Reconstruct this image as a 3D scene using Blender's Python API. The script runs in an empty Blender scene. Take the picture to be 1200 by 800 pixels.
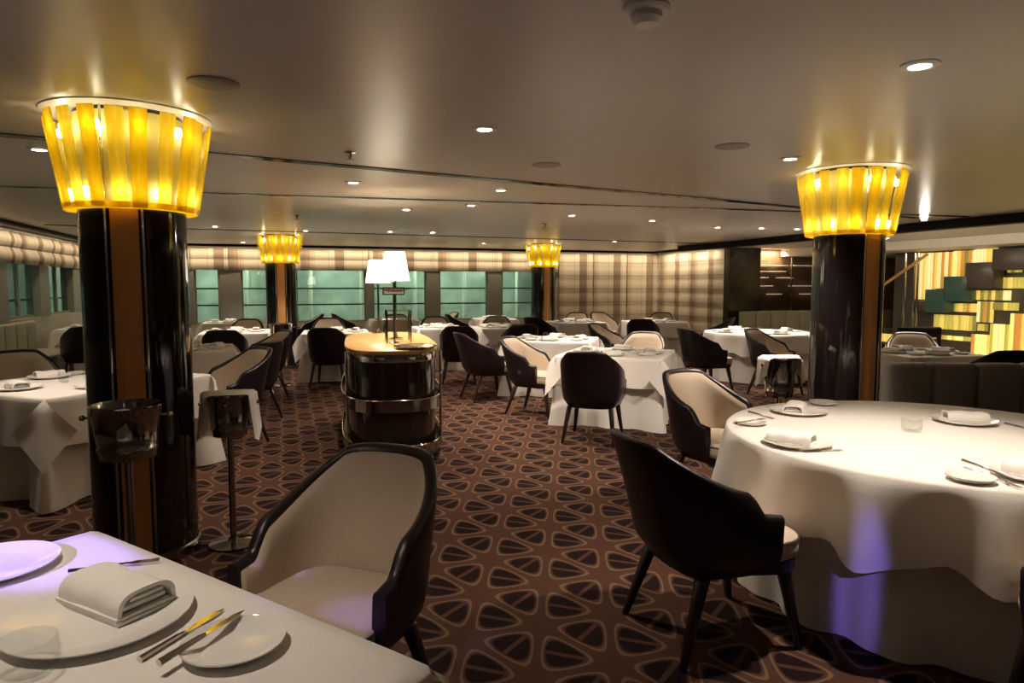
import bpy, bmesh, math, random
from mathutils import Vector, Matrix
random.seed(7)
PI = math.pi
S = bpy.context.scene
COL = S.collection
# ------------------------------------------------------------------ camera, world, exposure
F, CX, CY, YH, EYE, CEIL = 800.0, 600.0, 400.0, 334.0, 1.5, 2.4
PITCH = math.atan((CY - YH) / F)
cam_d = bpy.data.cameras.new('camera')
cam_d.sensor_width = 36.0
cam_d.lens = 36.0 * F / 1200.0
cam_d.clip_end = 100
cam = bpy.data.objects.new('camera', cam_d)
COL.objects.link(cam)
cam.location = (0, 0, EYE)
cam.rotation_euler = (PI / 2 - PITCH, 0, 0)
S.camera = cam
vs = S.view_settings
vs.view_transform = 'Standard'
vs.look = 'None'
vs.gamma = 1.0
vs.use_curve_mapping = False
vs.exposure = 0.15
w = bpy.data.worlds.new('world')
S.world = w
w.use_nodes = True
w.node_tree.nodes['Background'].inputs[0].default_value = (0.02, 0.03, 0.04, 1)
w.node_tree.nodes['Background'].inputs[1].default_value = 0.3

def ray(px, py):
    u, v = (px - CX) / F, (CY - py) / F
    return Vector((u, v * math.sin(PITCH) + math.cos(PITCH), v * math.cos(PITCH) - math.sin(PITCH)))
def U(px, py, z):
    """point of the horizontal plane at height z seen at a pixel"""
    d = ray(px, py)
    t = (z - EYE) / d.z
    return Vector((d.x * t, d.y * t, z))
# room frame: the room is turned 18.5 degrees against the camera
TH = math.radians(18.5)
E1 = Vector((math.cos(TH), math.sin(TH), 0))
E2 = Vector((-math.sin(TH), math.cos(TH), 0))
def R(a, b, z=0.0):
    p = E1 * a + E2 * b
    return Vector((p.x, p.y, z))
def hit(px, py, axis, c):
    """pixel ray against the vertical room plane axis.p = c; returns (along, z)"""
    d = ray(px, py)
    t = c / d.dot(axis)
    p = d * t
    other = E1 if axis is E2 else E2
    return p.dot(other), EYE + p.z

# ------------------------------------------------------------------ materials
MATS = {}
def pmat(name, col, rough=0.5, metal=0.0, spec=0.5, noise=0.0, nscale=20.0, bump=0.0, emit=None, estr=0.0, sheen=0.0, coat=0.0):
    m = bpy.data.materials.new(name)
    m.use_nodes = True
    nt = m.node_tree
    b = nt.nodes['Principled BSDF']
    b.inputs['Base Color'].default_value = (*col, 1)
    b.inputs['Roughness'].default_value = rough
    b.inputs['Metallic'].default_value = metal
    b.inputs['Specular IOR Level'].default_value = spec
    if sheen:
        b.inputs['Sheen Weight'].default_value = sheen
    if coat:
        b.inputs['Coat Weight'].default_value = coat
        b.inputs['Coat Roughness'].default_value = 0.08
    if emit:
        b.inputs['Emission Color'].default_value = (*emit, 1)
        b.inputs['Emission Strength'].default_value = estr
    if noise or bump:
        tc = nt.nodes.new('ShaderNodeTexCoord')
        n = nt.nodes.new('ShaderNodeTexNoise')
        n.inputs['Scale'].default_value = nscale
        n.inputs['Detail'].default_value = 4
        nt.links.new(tc.outputs['Object'], n.inputs['Vector'])
        if noise:
            r = nt.nodes.new('ShaderNodeMapRange')
            r.inputs['From Min'].default_value = 0.3
            r.inputs['From Max'].default_value = 0.7
            r.inputs['To Min'].default_value = 1 - noise
            r.inputs['To Max'].default_value = 1 + noise
            nt.links.new(n.outputs['Fac'], r.inputs['Value'])
            mx = nt.nodes.new('ShaderNodeMix')
            mx.data_type = 'RGBA'
            mx.blend_type = 'MULTIPLY'
            mx.inputs[0].default_value = 1
            mx.inputs[6].default_value = (*col, 1)
            nt.links.new(r.outputs[0], mx.inputs[7])
            nt.links.new(mx.outputs[2], b.inputs['Base Color'])
        if bump:
            bp = nt.nodes.new('ShaderNodeBump')
            bp.inputs['Strength'].default_value = bump
            bp.inputs['Distance'].default_value = 0.01
            nt.links.new(n.outputs['Fac'], bp.inputs['Height'])
            nt.links.new(bp.outputs[0], b.inputs['Normal'])
    MATS[name] = m
    return m

class NX:
    """tiny expression builder for shader math"""
    def __init__(s, nt): s.nt = nt
    def m(s, op, a, b=None, c=None):
        n = s.nt.nodes.new('ShaderNodeMath')
        n.operation = op
        for i, v in enumerate((a, b, c)):
            if v is None: continue
            if isinstance(v, (int, float)): n.inputs[i].default_value = v
            else: s.nt.links.new(v, n.inputs[i])
        return n.outputs[0]
    def mix(s, f, a, b):
        n = s.nt.nodes.new('ShaderNodeMix')
        n.data_type = 'RGBA'
        for i, v in ((0, f), (6, a), (7, b)):
            if isinstance(v, (int, float)): n.inputs[i].default_value = v
            elif isinstance(v, tuple): n.inputs[i].default_value = (*v, 1)
            else: s.nt.links.new(v, n.inputs[i])
        return n.outputs[2]
    def step(s, x, lo, hi):
        n = s.nt.nodes.new('ShaderNodeMapRange')
        n.interpolation_type = 'SMOOTHSTEP'
        s.nt.links.new(x, n.inputs['Value'])
        n.inputs['From Min'].default_value = lo
        n.inputs['From Max'].default_value = hi
        return n.outputs[0]
    def xyz(s, kind='Object'):
        tc = s.nt.nodes.new('ShaderNodeTexCoord')
        sp = s.nt.nodes.new('ShaderNodeSeparateXYZ')
        s.nt.links.new(tc.outputs[kind], sp.inputs[0])
        return sp.outputs, tc.outputs[kind]

def carpet_mat():
    m = pmat('carpet', (0.1, 0.05, 0.03), 0.95, spec=0.1)
    nt = m.node_tree
    x = NX(nt)
    (X, Y, Z), vec = x.xyz()
    nz = nt.nodes.new('ShaderNodeTexNoise')
    nz.inputs['Scale'].default_value = 220
    nz.inputs['Detail'].default_value = 2
    nt.links.new(vec, nz.inputs['Vector'])
    a = 0.335
    Y = x.m('DIVIDE', Y, 1.32)
    u = x.m('SUBTRACT', x.m('DIVIDE', X, a), x.m('DIVIDE', Y, a * 1.7320508))
    v = x.m('DIVIDE', Y, a * 0.8660254)
    fu, fv = x.m('FRACT', u), x.m('FRACT', v)
    sm = x.m('ADD', fu, fv)
    flip = x.m('GREATER_THAN', sm, 1.0)
    def fl(q): return x.m('ABSOLUTE', x.m('SUBTRACT', flip, q))
    b1, b2 = fl(fu), fl(fv)
    b3 = x.m('ABSOLUTE', x.m('SUBTRACT', 1.0, sm))
    s = x.m('MULTIPLY', x.m('MULTIPLY', x.m('MULTIPLY', b1, b2), b3), 27.0)
    line = x.m('MULTIPLY', x.step(s, 0.29, 0.36), x.m('SUBTRACT', 1.0, x.step(s, 0.42, 0.50)))
    dark = x.step(s, 0.54, 0.62)
    # spoke that divides every cell, a different one in the flipped cells
    d1 = x.m('ABSOLUTE', x.m('SUBTRACT', b1, b2))
    d2 = x.m('ABSOLUTE', x.m('SUBTRACT', b2, b3))
    dd = x.m('ADD', x.m('MULTIPLY', d1, flip), x.m('MULTIPLY', d2, x.m('SUBTRACT', 1.0, flip)))
    spoke = x.m('SUBTRACT', 1.0, x.step(dd, 0.045, 0.075))
    dark = x.m('MULTIPLY', dark, x.m('SUBTRACT', 1.0, spoke))
    col = x.mix(dark, (0.078, 0.037, 0.024), (0.015, 0.007, 0.007))
    col = x.mix(line, col, (0.168, 0.105, 0.066))
    r = nt.nodes.new('ShaderNodeMapRange')
    nt.links.new(nz.outputs['Fac'], r.inputs['Value'])
    r.inputs['From Min'].default_value = 0.3
    r.inputs['From Max'].default_value = 0.7
    r.inputs['To Min'].default_value = 0.65
    r.inputs['To Max'].default_value = 1.3
    mx = nt.nodes.new('ShaderNodeMix')
    mx.data_type = 'RGBA'
    mx.blend_type = 'MULTIPLY'
    mx.inputs[0].default_value = 1
    nt.links.new(col, mx.inputs[6])
    nt.links.new(r.outputs[0], mx.inputs[7])
    b = nt.nodes['Principled BSDF']
    nt.links.new(mx.outputs[2], b.inputs['Base Color'])
    bp = nt.nodes.new('ShaderNodeBump')
    bp.inputs['Strength'].default_value = 0.5
    bp.inputs['Distance'].default_value = 0.004
    nt.links.new(nz.outputs['Fac'], bp.inputs['Height'])
    nt.links.new(bp.outputs[0], b.inputs['Normal'])
    return m

def plaid_mat():
    m = pmat('plaid_fabric', (0.5, 0.43, 0.33), 0.85, spec=0.2)
    nt = m.node_tree
    x = NX(nt)
    (X, Y, Z), vec = x.xyz()
    def band(c, per, lo, hi, sh=0.0):
        f = x.m('FRACT', x.m('ADD', x.m('DIVIDE', c, per), sh))
        return x.m('MULTIPLY', x.step(f, lo, lo + 0.03), x.m('SUBTRACT', 1.0, x.step(f, hi, hi + 0.03)))
    b1 = band(X, 0.78, 0.1, 0.38)
    b2 = band(X, 1.56, 0.62, 0.76)
    b3 = band(X, 0.39, 0.86, 0.89)
    h1 = band(Z, 0.35, 0.0, 0.055, 0.04)
    h2 = band(Z, 0.70, 0.52, 0.70)
    col = x.mix(x.m('MULTIPLY', h2, 0.16), (0.56, 0.49, 0.37), (0.36, 0.27, 0.19))
    col = x.mix(x.m('MULTIPLY', b1, 0.85), col, (0.21, 0.145, 0.095))
    col = x.mix(x.m('MULTIPLY', b2, 0.45), col, (0.4, 0.3, 0.2))
    col = x.mix(x.m('MULTIPLY', b3, 0.6), col, (0.2, 0.13, 0.09))
    col = x.mix(x.m('MULTIPLY', h1, 0.6), col, (0.13, 0.085, 0.06))
    nt.links.new(col, nt.nodes['Principled BSDF'].inputs['Base Color'])
    return m

def wood_mat(name, c1, c2, rough=0.3, sc=2.0):
    m = pmat(name, c1, rough)
    nt = m.node_tree
    x = NX(nt)
    tc = nt.nodes.new('ShaderNodeTexCoord')
    mp = nt.nodes.new('ShaderNodeMapping')
    mp.inputs['Scale'].default_value = (sc * 9, sc * 0.8, sc * 9)
    nt.links.new(tc.outputs['Object'], mp.inputs[0])
    n = nt.nodes.new('ShaderNodeTexNoise')
    n.inputs['Scale'].default_value = 2
    n.inputs['Detail'].default_value = 6
    nt.links.new(mp.outputs[0], n.inputs['Vector'])
    nt.links.new(x.mix(x.step(n.outputs['Fac'], 0.35, 0.65), c1, c2), nt.nodes['Principled BSDF'].inputs['Base Color'])
    return m

def marble_mat():
    m = pmat('black_marble', (0.01, 0.008, 0.008), 0.07, spec=0.6)
    nt = m.node_tree
    x = NX(nt)
    tc = nt.nodes.new('ShaderNodeTexCoord')
    mp = nt.nodes.new('ShaderNodeMapping')
    mp.inputs['Scale'].default_value = (6, 6, 0.9)
    nt.links.new(tc.outputs['Object'], mp.inputs[0])
    n = nt.nodes.new('ShaderNodeTexNoise')
    n.inputs['Scale'].default_value = 2.6
    n.inputs['Detail'].default_value = 7
    n.inputs['Distortion'].default_value = 0.8
    nt.links.new(mp.outputs[0], n.inputs['Vector'])
    col = x.mix(x.step(n.outputs['Fac'], 0.62, 0.74), (0.009, 0.006, 0.006), (0.055, 0.042, 0.036))
    nt.links.new(col, nt.nodes['Principled BSDF'].inputs['Base Color'])
    return m

def thin_glass(name, tint, refl=0.5, rough=0.02):
    m = bpy.data.materials.new(name)
    m.use_nodes = True
    nt = m.node_tree
    nt.nodes.remove(nt.nodes['Principled BSDF'])
    out = nt.nodes['Material Output']
    tr = nt.nodes.new('ShaderNodeBsdfTransparent')
    tr.inputs[0].default_value = (*tint, 1)
    gl = nt.nodes.new('ShaderNodeBsdfGlossy')
    gl.inputs['Roughness'].default_value = rough
    lw = nt.nodes.new('ShaderNodeLayerWeight')
    lw.inputs[0].default_value = 0.5
    x = NX(nt)
    fac = x.m('ADD', x.m('MULTIPLY', x.m('POWER', lw.outputs['Facing'], 3.0), 0.35), refl)
    mx = nt.nodes.new('ShaderNodeMixShader')
    nt.links.new(fac, mx.inputs[0])
    nt.links.new(tr.outputs[0], mx.inputs[1])
    nt.links.new(gl.outputs[0], mx.inputs[2])
    nt.links.new(mx.outputs[0], out.inputs[0])
    MATS[name] = m
    return m

def amber_mat(name, col, transp=0.12):
    m = bpy.data.materials.new(name)
    m.use_nodes = True
    nt = m.node_tree
    b = nt.nodes['Principled BSDF']
    out = nt.nodes['Material Output']
    b.inputs['Base Color'].default_value = (col[0], col[1], col[2], 1)
    b.inputs['Roughness'].default_value = 0.2
    tl = nt.nodes.new('ShaderNodeBsdfTranslucent')
    tl.inputs[0].default_value = (*col, 1)
    tr = nt.nodes.new('ShaderNodeBsdfTransparent')
    tr.inputs[0].default_value = (col[0], col[1] * 0.95, col[2] * 0.6, 1)
    x = NX(nt)
    tc = nt.nodes.new('ShaderNodeTexCoord')
    mp = nt.nodes.new('ShaderNodeMapping')
    mp.inputs['Scale'].default_value = (14, 14, 1.5)
    nt.links.new(tc.outputs['Object'], mp.inputs[0])
    n = nt.nodes.new('ShaderNodeTexNoise')
    n.inputs['Scale'].default_value = 3
    nt.links.new(mp.outputs[0], n.inputs['Vector'])
    c2 = x.mix(x.step(n.outputs['Fac'], 0.35, 0.65), (col[0], col[1] * 0.90, col[2] * 0.6), (min(1, col[0] * 1.05), min(1, col[1] * 1.12), col[2] * 1.3))
    nt.links.new(c2, tl.inputs[0])
    m1 = nt.nodes.new('ShaderNodeMixShader')
    m1.inputs[0].default_value = 0.7
    nt.links.new(b.outputs[0], m1.inputs[1])
    nt.links.new(tl.outputs[0], m1.inputs[2])
    m2 = nt.nodes.new('ShaderNodeMixShader')
    m2.inputs[0].default_value = transp
    nt.links.new(m1.outputs[0], m2.inputs[1])
    nt.links.new(tr.outputs[0], m2.inputs[2])
    nt.links.new(m2.outputs[0], out.inputs[0])
    MATS[name] = m
    return m

def emit_mat(name, col, st):
    return pmat(name, col, 0.5, emit=col, estr=st)

carpet_mat(); plaid_mat(); marble_mat()
pmat('ceiling_paint', (0.55, 0.505, 0.465), 0.33, spec=0.32)
pmat('hall_ceiling', (0.66, 0.63, 0.58), 0.5)
pmat('wall_paint', (0.42, 0.38, 0.31), 0.7, noise=0.05)
pmat('dark_panel', (0.022, 0.013, 0.01), 0.2, noise=0.2, nscale=6)
wood_mat('brown_panel', (0.15, 0.092, 0.062), (0.20, 0.125, 0.085), 0.3, 1.0)
pmat('window_frame', (0.21, 0.20, 0.165), 0.5, noise=0.05)
pmat('dark_metal', (0.05, 0.05, 0.045), 0.35, 0.6)
pmat('mirror_strip', (0.10, 0.08, 0.065), 0.12, 1.0)
pmat('beam_black', (0.010, 0.008, 0.007), 0.6, spec=0.1)
pmat('chrome', (0.62, 0.60, 0.57), 0.1, 1.0)
pmat('dark_chrome', (0.34, 0.315, 0.29), 0.13, 1.0)
pmat('cutlery_steel', (0.72, 0.68, 0.62), 0.13, 1.0)
pmat('linen', (0.80, 0.765, 0.72), 0.8, spec=0.2, noise=0.02, nscale=60, bump=0.03)
pmat('napkin_linen', (0.83, 0.80, 0.755), 0.85, spec=0.2, bump=0.15, nscale=90)
pmat('porcelain', (0.84, 0.815, 0.77), 0.12, spec=0.6)
pmat('aubergine_leather', (0.012, 0.006, 0.009), 0.36, spec=0.45, bump=0.08, nscale=120)
pmat('beige_upholstery', (0.56, 0.46, 0.355), 0.75, spec=0.2, noise=0.04, nscale=40, sheen=0.1)
pmat('piping_brown', (0.06, 0.035, 0.028), 0.5)
pmat('dark_wood', (0.022, 0.011, 0.009), 0.3, noise=0.2, nscale=12)
pmat('banquette_grey', (0.21, 0.19, 0.155), 0.75, noise=0.06, nscale=15, sheen=0.15)
pmat('banquette_green', (0.30, 0.29, 0.215), 0.7, noise=0.06, nscale=15)
pmat('copper_panel', (0.62, 0.30, 0.085), 0.42, noise=0.05, nscale=5)
pmat('white_plastic', (0.75, 0.72, 0.66), 0.4)
pmat('grille_paint', (0.33, 0.295, 0.255), 0.5)
pmat('sign_face', (0.55, 0.5, 0.4), 0.6)
pmat('sign_ink', (0.05, 0.04, 0.03), 0.6)
pmat('stair_dark', (0.10, 0.085, 0.08), 0.3)
pmat('stair_teal', (0.06, 0.14, 0.135), 0.2, spec=0.6)
pmat('deck_paint', (0.46, 0.50, 0.46), 0.6, noise=0.4, nscale=1.1)
pmat('deck_floor', (0.2, 0.17, 0.12), 0.7)
pmat('knife_amber', (0.85, 0.55, 0.12), 0.25, 0.9)
wood_mat('honey_wood', (0.62, 0.36, 0.13), (0.70, 0.43, 0.17), 0.28, 1.0)
pmat('station_lacquer', (0.028, 0.016, 0.012), 0.12, spec=0.6)
thin_glass('window_glass', (0.70, 0.84, 0.77), 0.05)
thin_glass('smoked_glass', (0.72, 0.70, 0.66), 0.05)
thin_glass('shelf_glass', (0.8, 0.86, 0.84), 0.12)
thin_glass('clear_glass', (0.95, 0.96, 0.95), 0.03, 0.01)
amber_mat('amber_glass', (0.86, 0.705, 0.10), 0.12)
amber_mat('amber_glass_pale', (0.89, 0.78, 0.22), 0.14)
pmat('amber_diffuser', (0.62, 0.52, 0.13), 0.5)
emit_mat('bulb', (1.0, 0.88, 0.60), 19)
emit_mat('lens_glow', (1.0, 0.86, 0.66), 45)
emit_mat('lampshade', (1.0, 0.90, 0.72), 5.0)
emit_mat('shelf_light', (1.0, 0.88, 0.66), 0.45)
emit_mat('candle_glow', (1.0, 0.8, 0.5), 2)
for nm, c, s_ in (('mosaic_yellow', (1.0, 0.72, 0.16), 0.55), ('mosaic_pale', (1.0, 0.86, 0.42), 0.62), ('mosaic_orange', (0.85, 0.40, 0.08), 0.38),
                  ('mosaic_lime', (0.78, 0.68, 0.14), 0.36), ('mosaic_olive', (0.42, 0.38, 0.09), 0.28), ('mosaic_bright', (1.0, 0.84, 0.24), 0.85)):
    emit_mat(nm, c, s_)

# ------------------------------------------------------------------ mesh helpers
class MB:
    def __init__(s): s.v, s.f = [], []
    def add(s, vs_, fs):
        o = len(s.v)
        s.v += [tuple(p) for p in vs_]
        s.f += [tuple(i + o for i in q) for q in fs]
        return s
    def box(s, c, d, rz=0.0):
        x, y, z = (q / 2 for q in d)
        M = Matrix.Rotation(rz, 3, 'Z')
        vs_ = [M @ Vector((i * x, j * y, k * z)) + Vector(c) for i in (-1, 1) for j in (-1, 1) for k in (-1, 1)]
        return s.add(vs_, [(0, 1, 3, 2), (4, 6, 7, 5), (0, 4, 5, 1), (2, 3, 7, 6), (0, 2, 6, 4), (1, 5, 7, 3)])
    def lathe(s, prof, n=32, c=(0, 0, 0), close=True):
        vs_, fs = [], []
        for r, z in prof:
            for i in range(n):
                a = 2 * PI * i / n
                vs_.append((c[0] + r * math.cos(a), c[1] + r * math.sin(a), c[2] + z))
        m = len(prof)
        for k in range(m - 1):
            for i in range(n):
                j = (i + 1) % n
                fs.append((k * n + i, k * n + j, (k + 1) * n + j, (k + 1) * n + i))
        if close:
            if prof[0][0] > 1e-5: fs.append(tuple(reversed(range(n))))
            if prof[-1][0] > 1e-5: fs.append(tuple(range((m - 1) * n, m * n)))
        return s.add(vs_, fs)
    def tube(s, pts, r, n=8, closed=False):
        pts = [Vector(p) for p in pts]
        rs = r if isinstance(r, (list, tuple)) else [r] * len(pts)
        vs_, fs = [], []
        m = len(pts)
        up = Vector((0, 0, 1))
        for k in range(m):
            a = pts[(k - 1) % m] if (closed or k > 0) else pts[0]
            b = pts[(k + 1) % m] if (closed or k < m - 1) else pts[-1]
            t = (b - a).normalized()
            ref = up if abs(t.dot(up)) < 0.95 else Vector((1, 0, 0))
            e = t.cross(ref).normalized()
            g = e.cross(t)
            for i in range(n):
                q = 2 * PI * i / n
                vs_.append(pts[k] + e * (math.cos(q) * rs[k]) + g * (math.sin(q) * rs[k]))
        for k in range(m if closed else m - 1):
            for i in range(n):
                j = (i + 1) % n
                k2 = (k + 1) % m
                fs.append((k * n + i, k * n + j, k2 * n + j, k2 * n + i))
        if not closed:
            fs.append(tuple(reversed(range(n))))
            fs.append(tuple(range((m - 1) * n, m * n)))
        return s.add(vs_, fs)
    def prism(s, poly, z0, z1):
        n = len(poly)
        vs_ = [(p[0], p[1], z0) for p in poly] + [(p[0], p[1], z1) for p in poly]
        fs = [tuple(reversed(range(n))), tuple(range(n, 2 * n))]
        fs += [(i, (i + 1) % n, n + (i + 1) % n, n + i) for i in range(n)]
        return s.add(vs_, fs)
    def grid(s, rows):
        n = len(rows[0])
        vs_ = [p for r in rows for p in r]
        fs = [(k * n + i, k * n + i + 1, (k + 1) * n + i + 1, (k + 1) * n + i) for k in range(len(rows) - 1) for i in range(n - 1)]
        return s.add(vs_, fs)
    def mesh(s, name, mat, smooth=False, bevel=0.0, seg=2, angle=40):
        me = bpy.data.meshes.new(name)
        me.from_pydata(s.v, [], s.f)
        bm = bmesh.new()
        bm.from_mesh(me)
        bmesh.ops.remove_doubles(bm, verts=bm.verts, dist=1e-5)
        bmesh.ops.recalc_face_normals(bm, faces=bm.faces)
        if bevel:
            es = [e for e in bm.edges if len(e.link_faces) == 2 and e.calc_face_angle(0) > math.radians(angle)]
            bmesh.ops.bevel(bm, geom=es, offset=bevel, segments=seg, profile=0.5, affect='EDGES')
        for f in bm.faces:
            f.smooth = smooth or bool(bevel)
        if smooth and not bevel:
            for e in bm.edges:
                if len(e.link_faces) == 2 and e.calc_face_angle(0) > math.radians(angle):
                    e.smooth = False
        bm.to_mesh(me)
        bm.free()
        me.materials.append(MATS[mat])
        return me

def link(name, me, parent=None, loc=(0, 0, 0), rz=0.0):
    o = bpy.data.objects.new(name, me)
    COL.objects.link(o)
    o.location = loc
    o.rotation_euler = (0, 0, rz)
    if parent: o.parent = parent
    return o
def tag(o, label, cat, group=None):
    o['label'] = label
    o['category'] = cat
    if group: o['group'] = group
    return o
def thing(name, label, cat, loc=(0, 0, 0), rz=0.0, group=None):
    return tag(link(name, None, None, loc, rz), label, cat, group)
def struct(name, me, parent=None, loc=(0, 0, 0), rz=0.0):
    o = link(name, me, parent, loc, rz)
    if not parent: o['kind'] = 'structure'
    return o
def copy_tree(o, parent=None):
    c = o.copy()
    COL.objects.link(c)
    c.parent = parent
    for ch in list(o.children): copy_tree(ch, c)
    return c
def lamp(name, kind, loc, power, col, parent=None, **kw):
    l = bpy.data.lights.new(name, kind)
    l.energy = power
    l.color = col
    for k, v in kw.items(): setattr(l, k, v)
    o = bpy.data.objects.new(name, l)
    COL.objects.link(o)
    o.location = loc
    if parent: o.parent = parent
    return o
def aim(o, d):
    o.rotation_euler = Vector(d).to_track_quat('-Z', 'Y').to_euler()

# ------------------------------------------------------------------ room shell
A_L, B_F, A_BAY, B_PART, A_BEAM, A_R, B_N = -4.05, 16.85, 9.95, 13.5, 8.7, 16.5, -4.0
def room_box(name, a0, a1, b0, b1, z0, z1, mat, parent=None, bevel=0):
    """box along the room axes; its local x runs along the wall"""
    m = MB().box((0, 0, 0), (a1 - a0, b1 - b0, z1 - z0)).mesh(name, mat, bevel=bevel)
    return struct(name, m, parent, R((a0 + a1) / 2, (b0 + b1) / 2, (z0 + z1) / 2), TH)

room_box('floor', A_L - 3, A_R, B_N, B_F + 0.25, -0.1, 0.0, 'carpet')
pmat('hall_bounce_pale', (0.42, 0.38, 0.32), 0.25, noise=0.15, nscale=3)
room_box('floor_hall_bounce', A_BEAM + 0.3, A_R, B_N, B_PART - 1.2, 0.0005, 0.006, 'hall_bounce_pale')  # pale sheet added on the hall floor to bounce light up at the soffit
ceil = room_box('ceiling', A_L - 0.3, A_R, B_N, B_F + 0.25, CEIL, CEIL + 0.1, 'ceiling_paint')
room_box('wall_behind', A_L - 0.2, A_R, B_N - 0.1, B_N, 0, CEIL, 'wall_paint')
room_box('wall_right', A_R, A_R + 0.1, B_N, B_F + 0.25, 0, CEIL, 'brown_panel')
room_box('wall_bay', A_BAY, A_BAY + 0.15, B_PART + 0.2, B_F, 0, CEIL, 'wall_paint')
room_box('wall_partition', A_BAY + 0.75, A_R, B_PART + 0.5, B_PART + 0.6, 0, CEIL, 'brown_panel')

# far wall with windows: panes given by the pixels of their edges on the far plane
def fx(px): return hit(px, 350, E2, B_F)[0]
panes_px = [(100, 158), (170, 222), (228, 258), (283, 340), (347, 429), (437, 500), (515, 572), (588, 652)]
Z0W, Z1W = 0.62, 2.0
edges = [A_L]
room_box('wall_far', A_L, A_BAY + 0.15, B_F, B_F + 0.2, 0, Z0W, 'wall_paint')
room_box('wall_far_header', A_L, A_BAY + 0.15, B_F, B_F + 0.2, Z1W, CEIL, 'wall_paint')
prev = A_L - 0.2
for i, (p0, p1) in enumerate(panes_px):
    a0, a1 = fx(p0), fx(p1)
    if a0 > prev + 0.03:
        room_box('wall_far_pier', prev, a0, B_F - 0.03, B_F + 0.2, Z0W, Z1W, 'window_frame')
    prev = a1
    win = link('window_%d' % (i + 1), None, None, R((a0 + a1) / 2, B_F + 0.08, Z0W), TH)
    win['kind'] = 'structure'
    W, H = a1 - a0, Z1W - Z0W
    link('pane', MB().box((0, 0, H / 2), (W, 0.012, H)).mesh('pane', 'window_glass'), win)
    link('frame', MB().box((-W / 2 + 0.02, 0, H / 2), (0.04, 0.08, H)).box((W / 2 - 0.02, 0, H / 2), (0.04, 0.08, H))
         .box((0, 0, 0.02), (W - 0.08, 0.08, 0.04)).mesh('frame', 'window_frame'), win)
    link('rail', MB().box((0, 0.03, 0.80), (W - 0.06, 0.03, 0.035)).mesh('rail', 'dark_metal'), win)
    link('rail', MB().box((0, 0.03, 0.42), (W - 0.06, 0.03, 0.035)).mesh('rail', 'dark_metal'), win)
room_box('wall_far_solid', prev, A_BAY + 0.15, B_F, B_F + 0.2, Z0W, Z1W, 'wall_paint')

# left wall with windows
ZL0, ZL1 = 0.95, 1.95
room_box('wall_left', A_L - 0.2, A_L, B_N, B_F, 0, ZL0, 'wall_paint')
room_box('wall_left_header', A_L - 0.2, A_L, B_N, B_F, ZL1, CEIL, 'wall_paint')
b = B_N
nW = 0
while b < B_F - 0.5:
    room_box('wall_left_pier', A_L - 0.2, A_L + 0.02, b, b + 0.5, ZL0, ZL1, 'window_frame')
    b1 = min(b + 2.0, B_F)
    if b > 5:
        win = link('window_%d' % (len(panes_px) + 1 + nW), None, None, R(A_L - 0.1, (b + 0.5 + b1) / 2, ZL0), TH + PI / 2)
        win['kind'] = 'structure'
        W, H = b1 - b - 0.5, ZL1 - ZL0
        link('pane', MB().box((0, 0, H / 2), (W, 0.012, H)).mesh('pane', 'window_glass'), win)
        link('frame', MB().box((0, 0, 0.02), (W, 0.07, 0.04)).box((0, 0, H / 2), (0.06, 0.06, H - 0.08)).mesh('frame', 'window_frame'), win)
        link('rail', MB().box((0, 0.05, 0.3), (W, 0.03, 0.035)).mesh('rail', 'dark_metal'), win)
        nW += 1
    else:
        room_box('wall_left_infill', A_L - 0.15, A_L, b + 0.5, b1, ZL0, ZL1, 'window_frame')
    b += 2.0
# promenade outside the windows
room_box('floor_promenade', A_L - 3, A_BAY, B_F + 0.25, B_F + 3.5, -0.1, 0, 'deck_floor')
room_box('wall_promenade', A_L - 3, A_BAY, B_F + 3.2, B_F + 3.4, 0, 2.2, 'deck_paint')
room_box('ceiling_promenade', A_L - 3, A_BAY, B_F + 0.25, B_F + 3.5, 2.7, 2.8, 'deck_paint')
room_box('wall_promenade_left', A_L - 2.9, A_L - 2.7, B_N, B_F + 3.2, 0, 1.5, 'deck_paint')
GREEN = (1.0, 1.0, 0.86)
for k, a in enumerate((-4.5, -1.5, 1.2, 3.8, 6.0)):  # unseen lamps, assumed from the greenish light on the promenade
    t = thing('assumed_deck_lamp', 'fluorescent deck lamp assumed outside the far windows', 'lamp', R(a, B_F + 2.2, 2.62), TH, 'deck lamps assumed outside the far windows')
    link('housing', MB().box((0, 0, 0.05), (1.2, 0.14, 0.05)).mesh('housing', 'white_plastic', bevel=0.01), t)
    if 'deck_tube' not in MATS: emit_mat('deck_tube', (0.75, 1.0, 0.85), 14)
    link('tube', MB().tube([(-0.55, 0, 0), (0.55, 0, 0)], 0.02).mesh('tube', 'deck_tube', smooth=True), t)
    lamp('assumed_deck_light', 'AREA', (0, 0, -0.03), 44, GREEN, t, shape='RECTANGLE', size=1.2, size_y=0.15)
for k, bb in enumerate((7.0, 11.0)):  # assumed as well, out of view, to light the left promenade
    t = thing('assumed_deck_lamp', 'fluorescent deck lamp assumed outside the left windows', 'lamp', R(A_L - 1.5, bb, 2.55), TH + PI / 2, 'deck lamps assumed outside the left windows')
    link('housing', MB().box((0, 0, 0.05), (1.2, 0.14, 0.05)).mesh('housing', 'white_plastic', bevel=0.01), t)
    lamp('assumed_deck_light', 'AREA', (0, 0, -0.03), 34, (0.75, 1.0, 0.95), t, shape='RECTANGLE', size=1.2, size_y=0.15)

for px_ in (214, 292, 364, 424, 486, 544, 606):
    a_, _ = hit(px_, 345, E2, B_F + 2.7)
    tag(link('deck_post', MB().tube([(0, 0, 0), (0, 0, 2.7)], 0.06, 12).mesh('deck_post', 'white_plastic', smooth=True), None, R(a_, B_F + 2.7, 0)), 'white deck post outside the far windows', 'post', 'deck posts outside the far windows')
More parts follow.
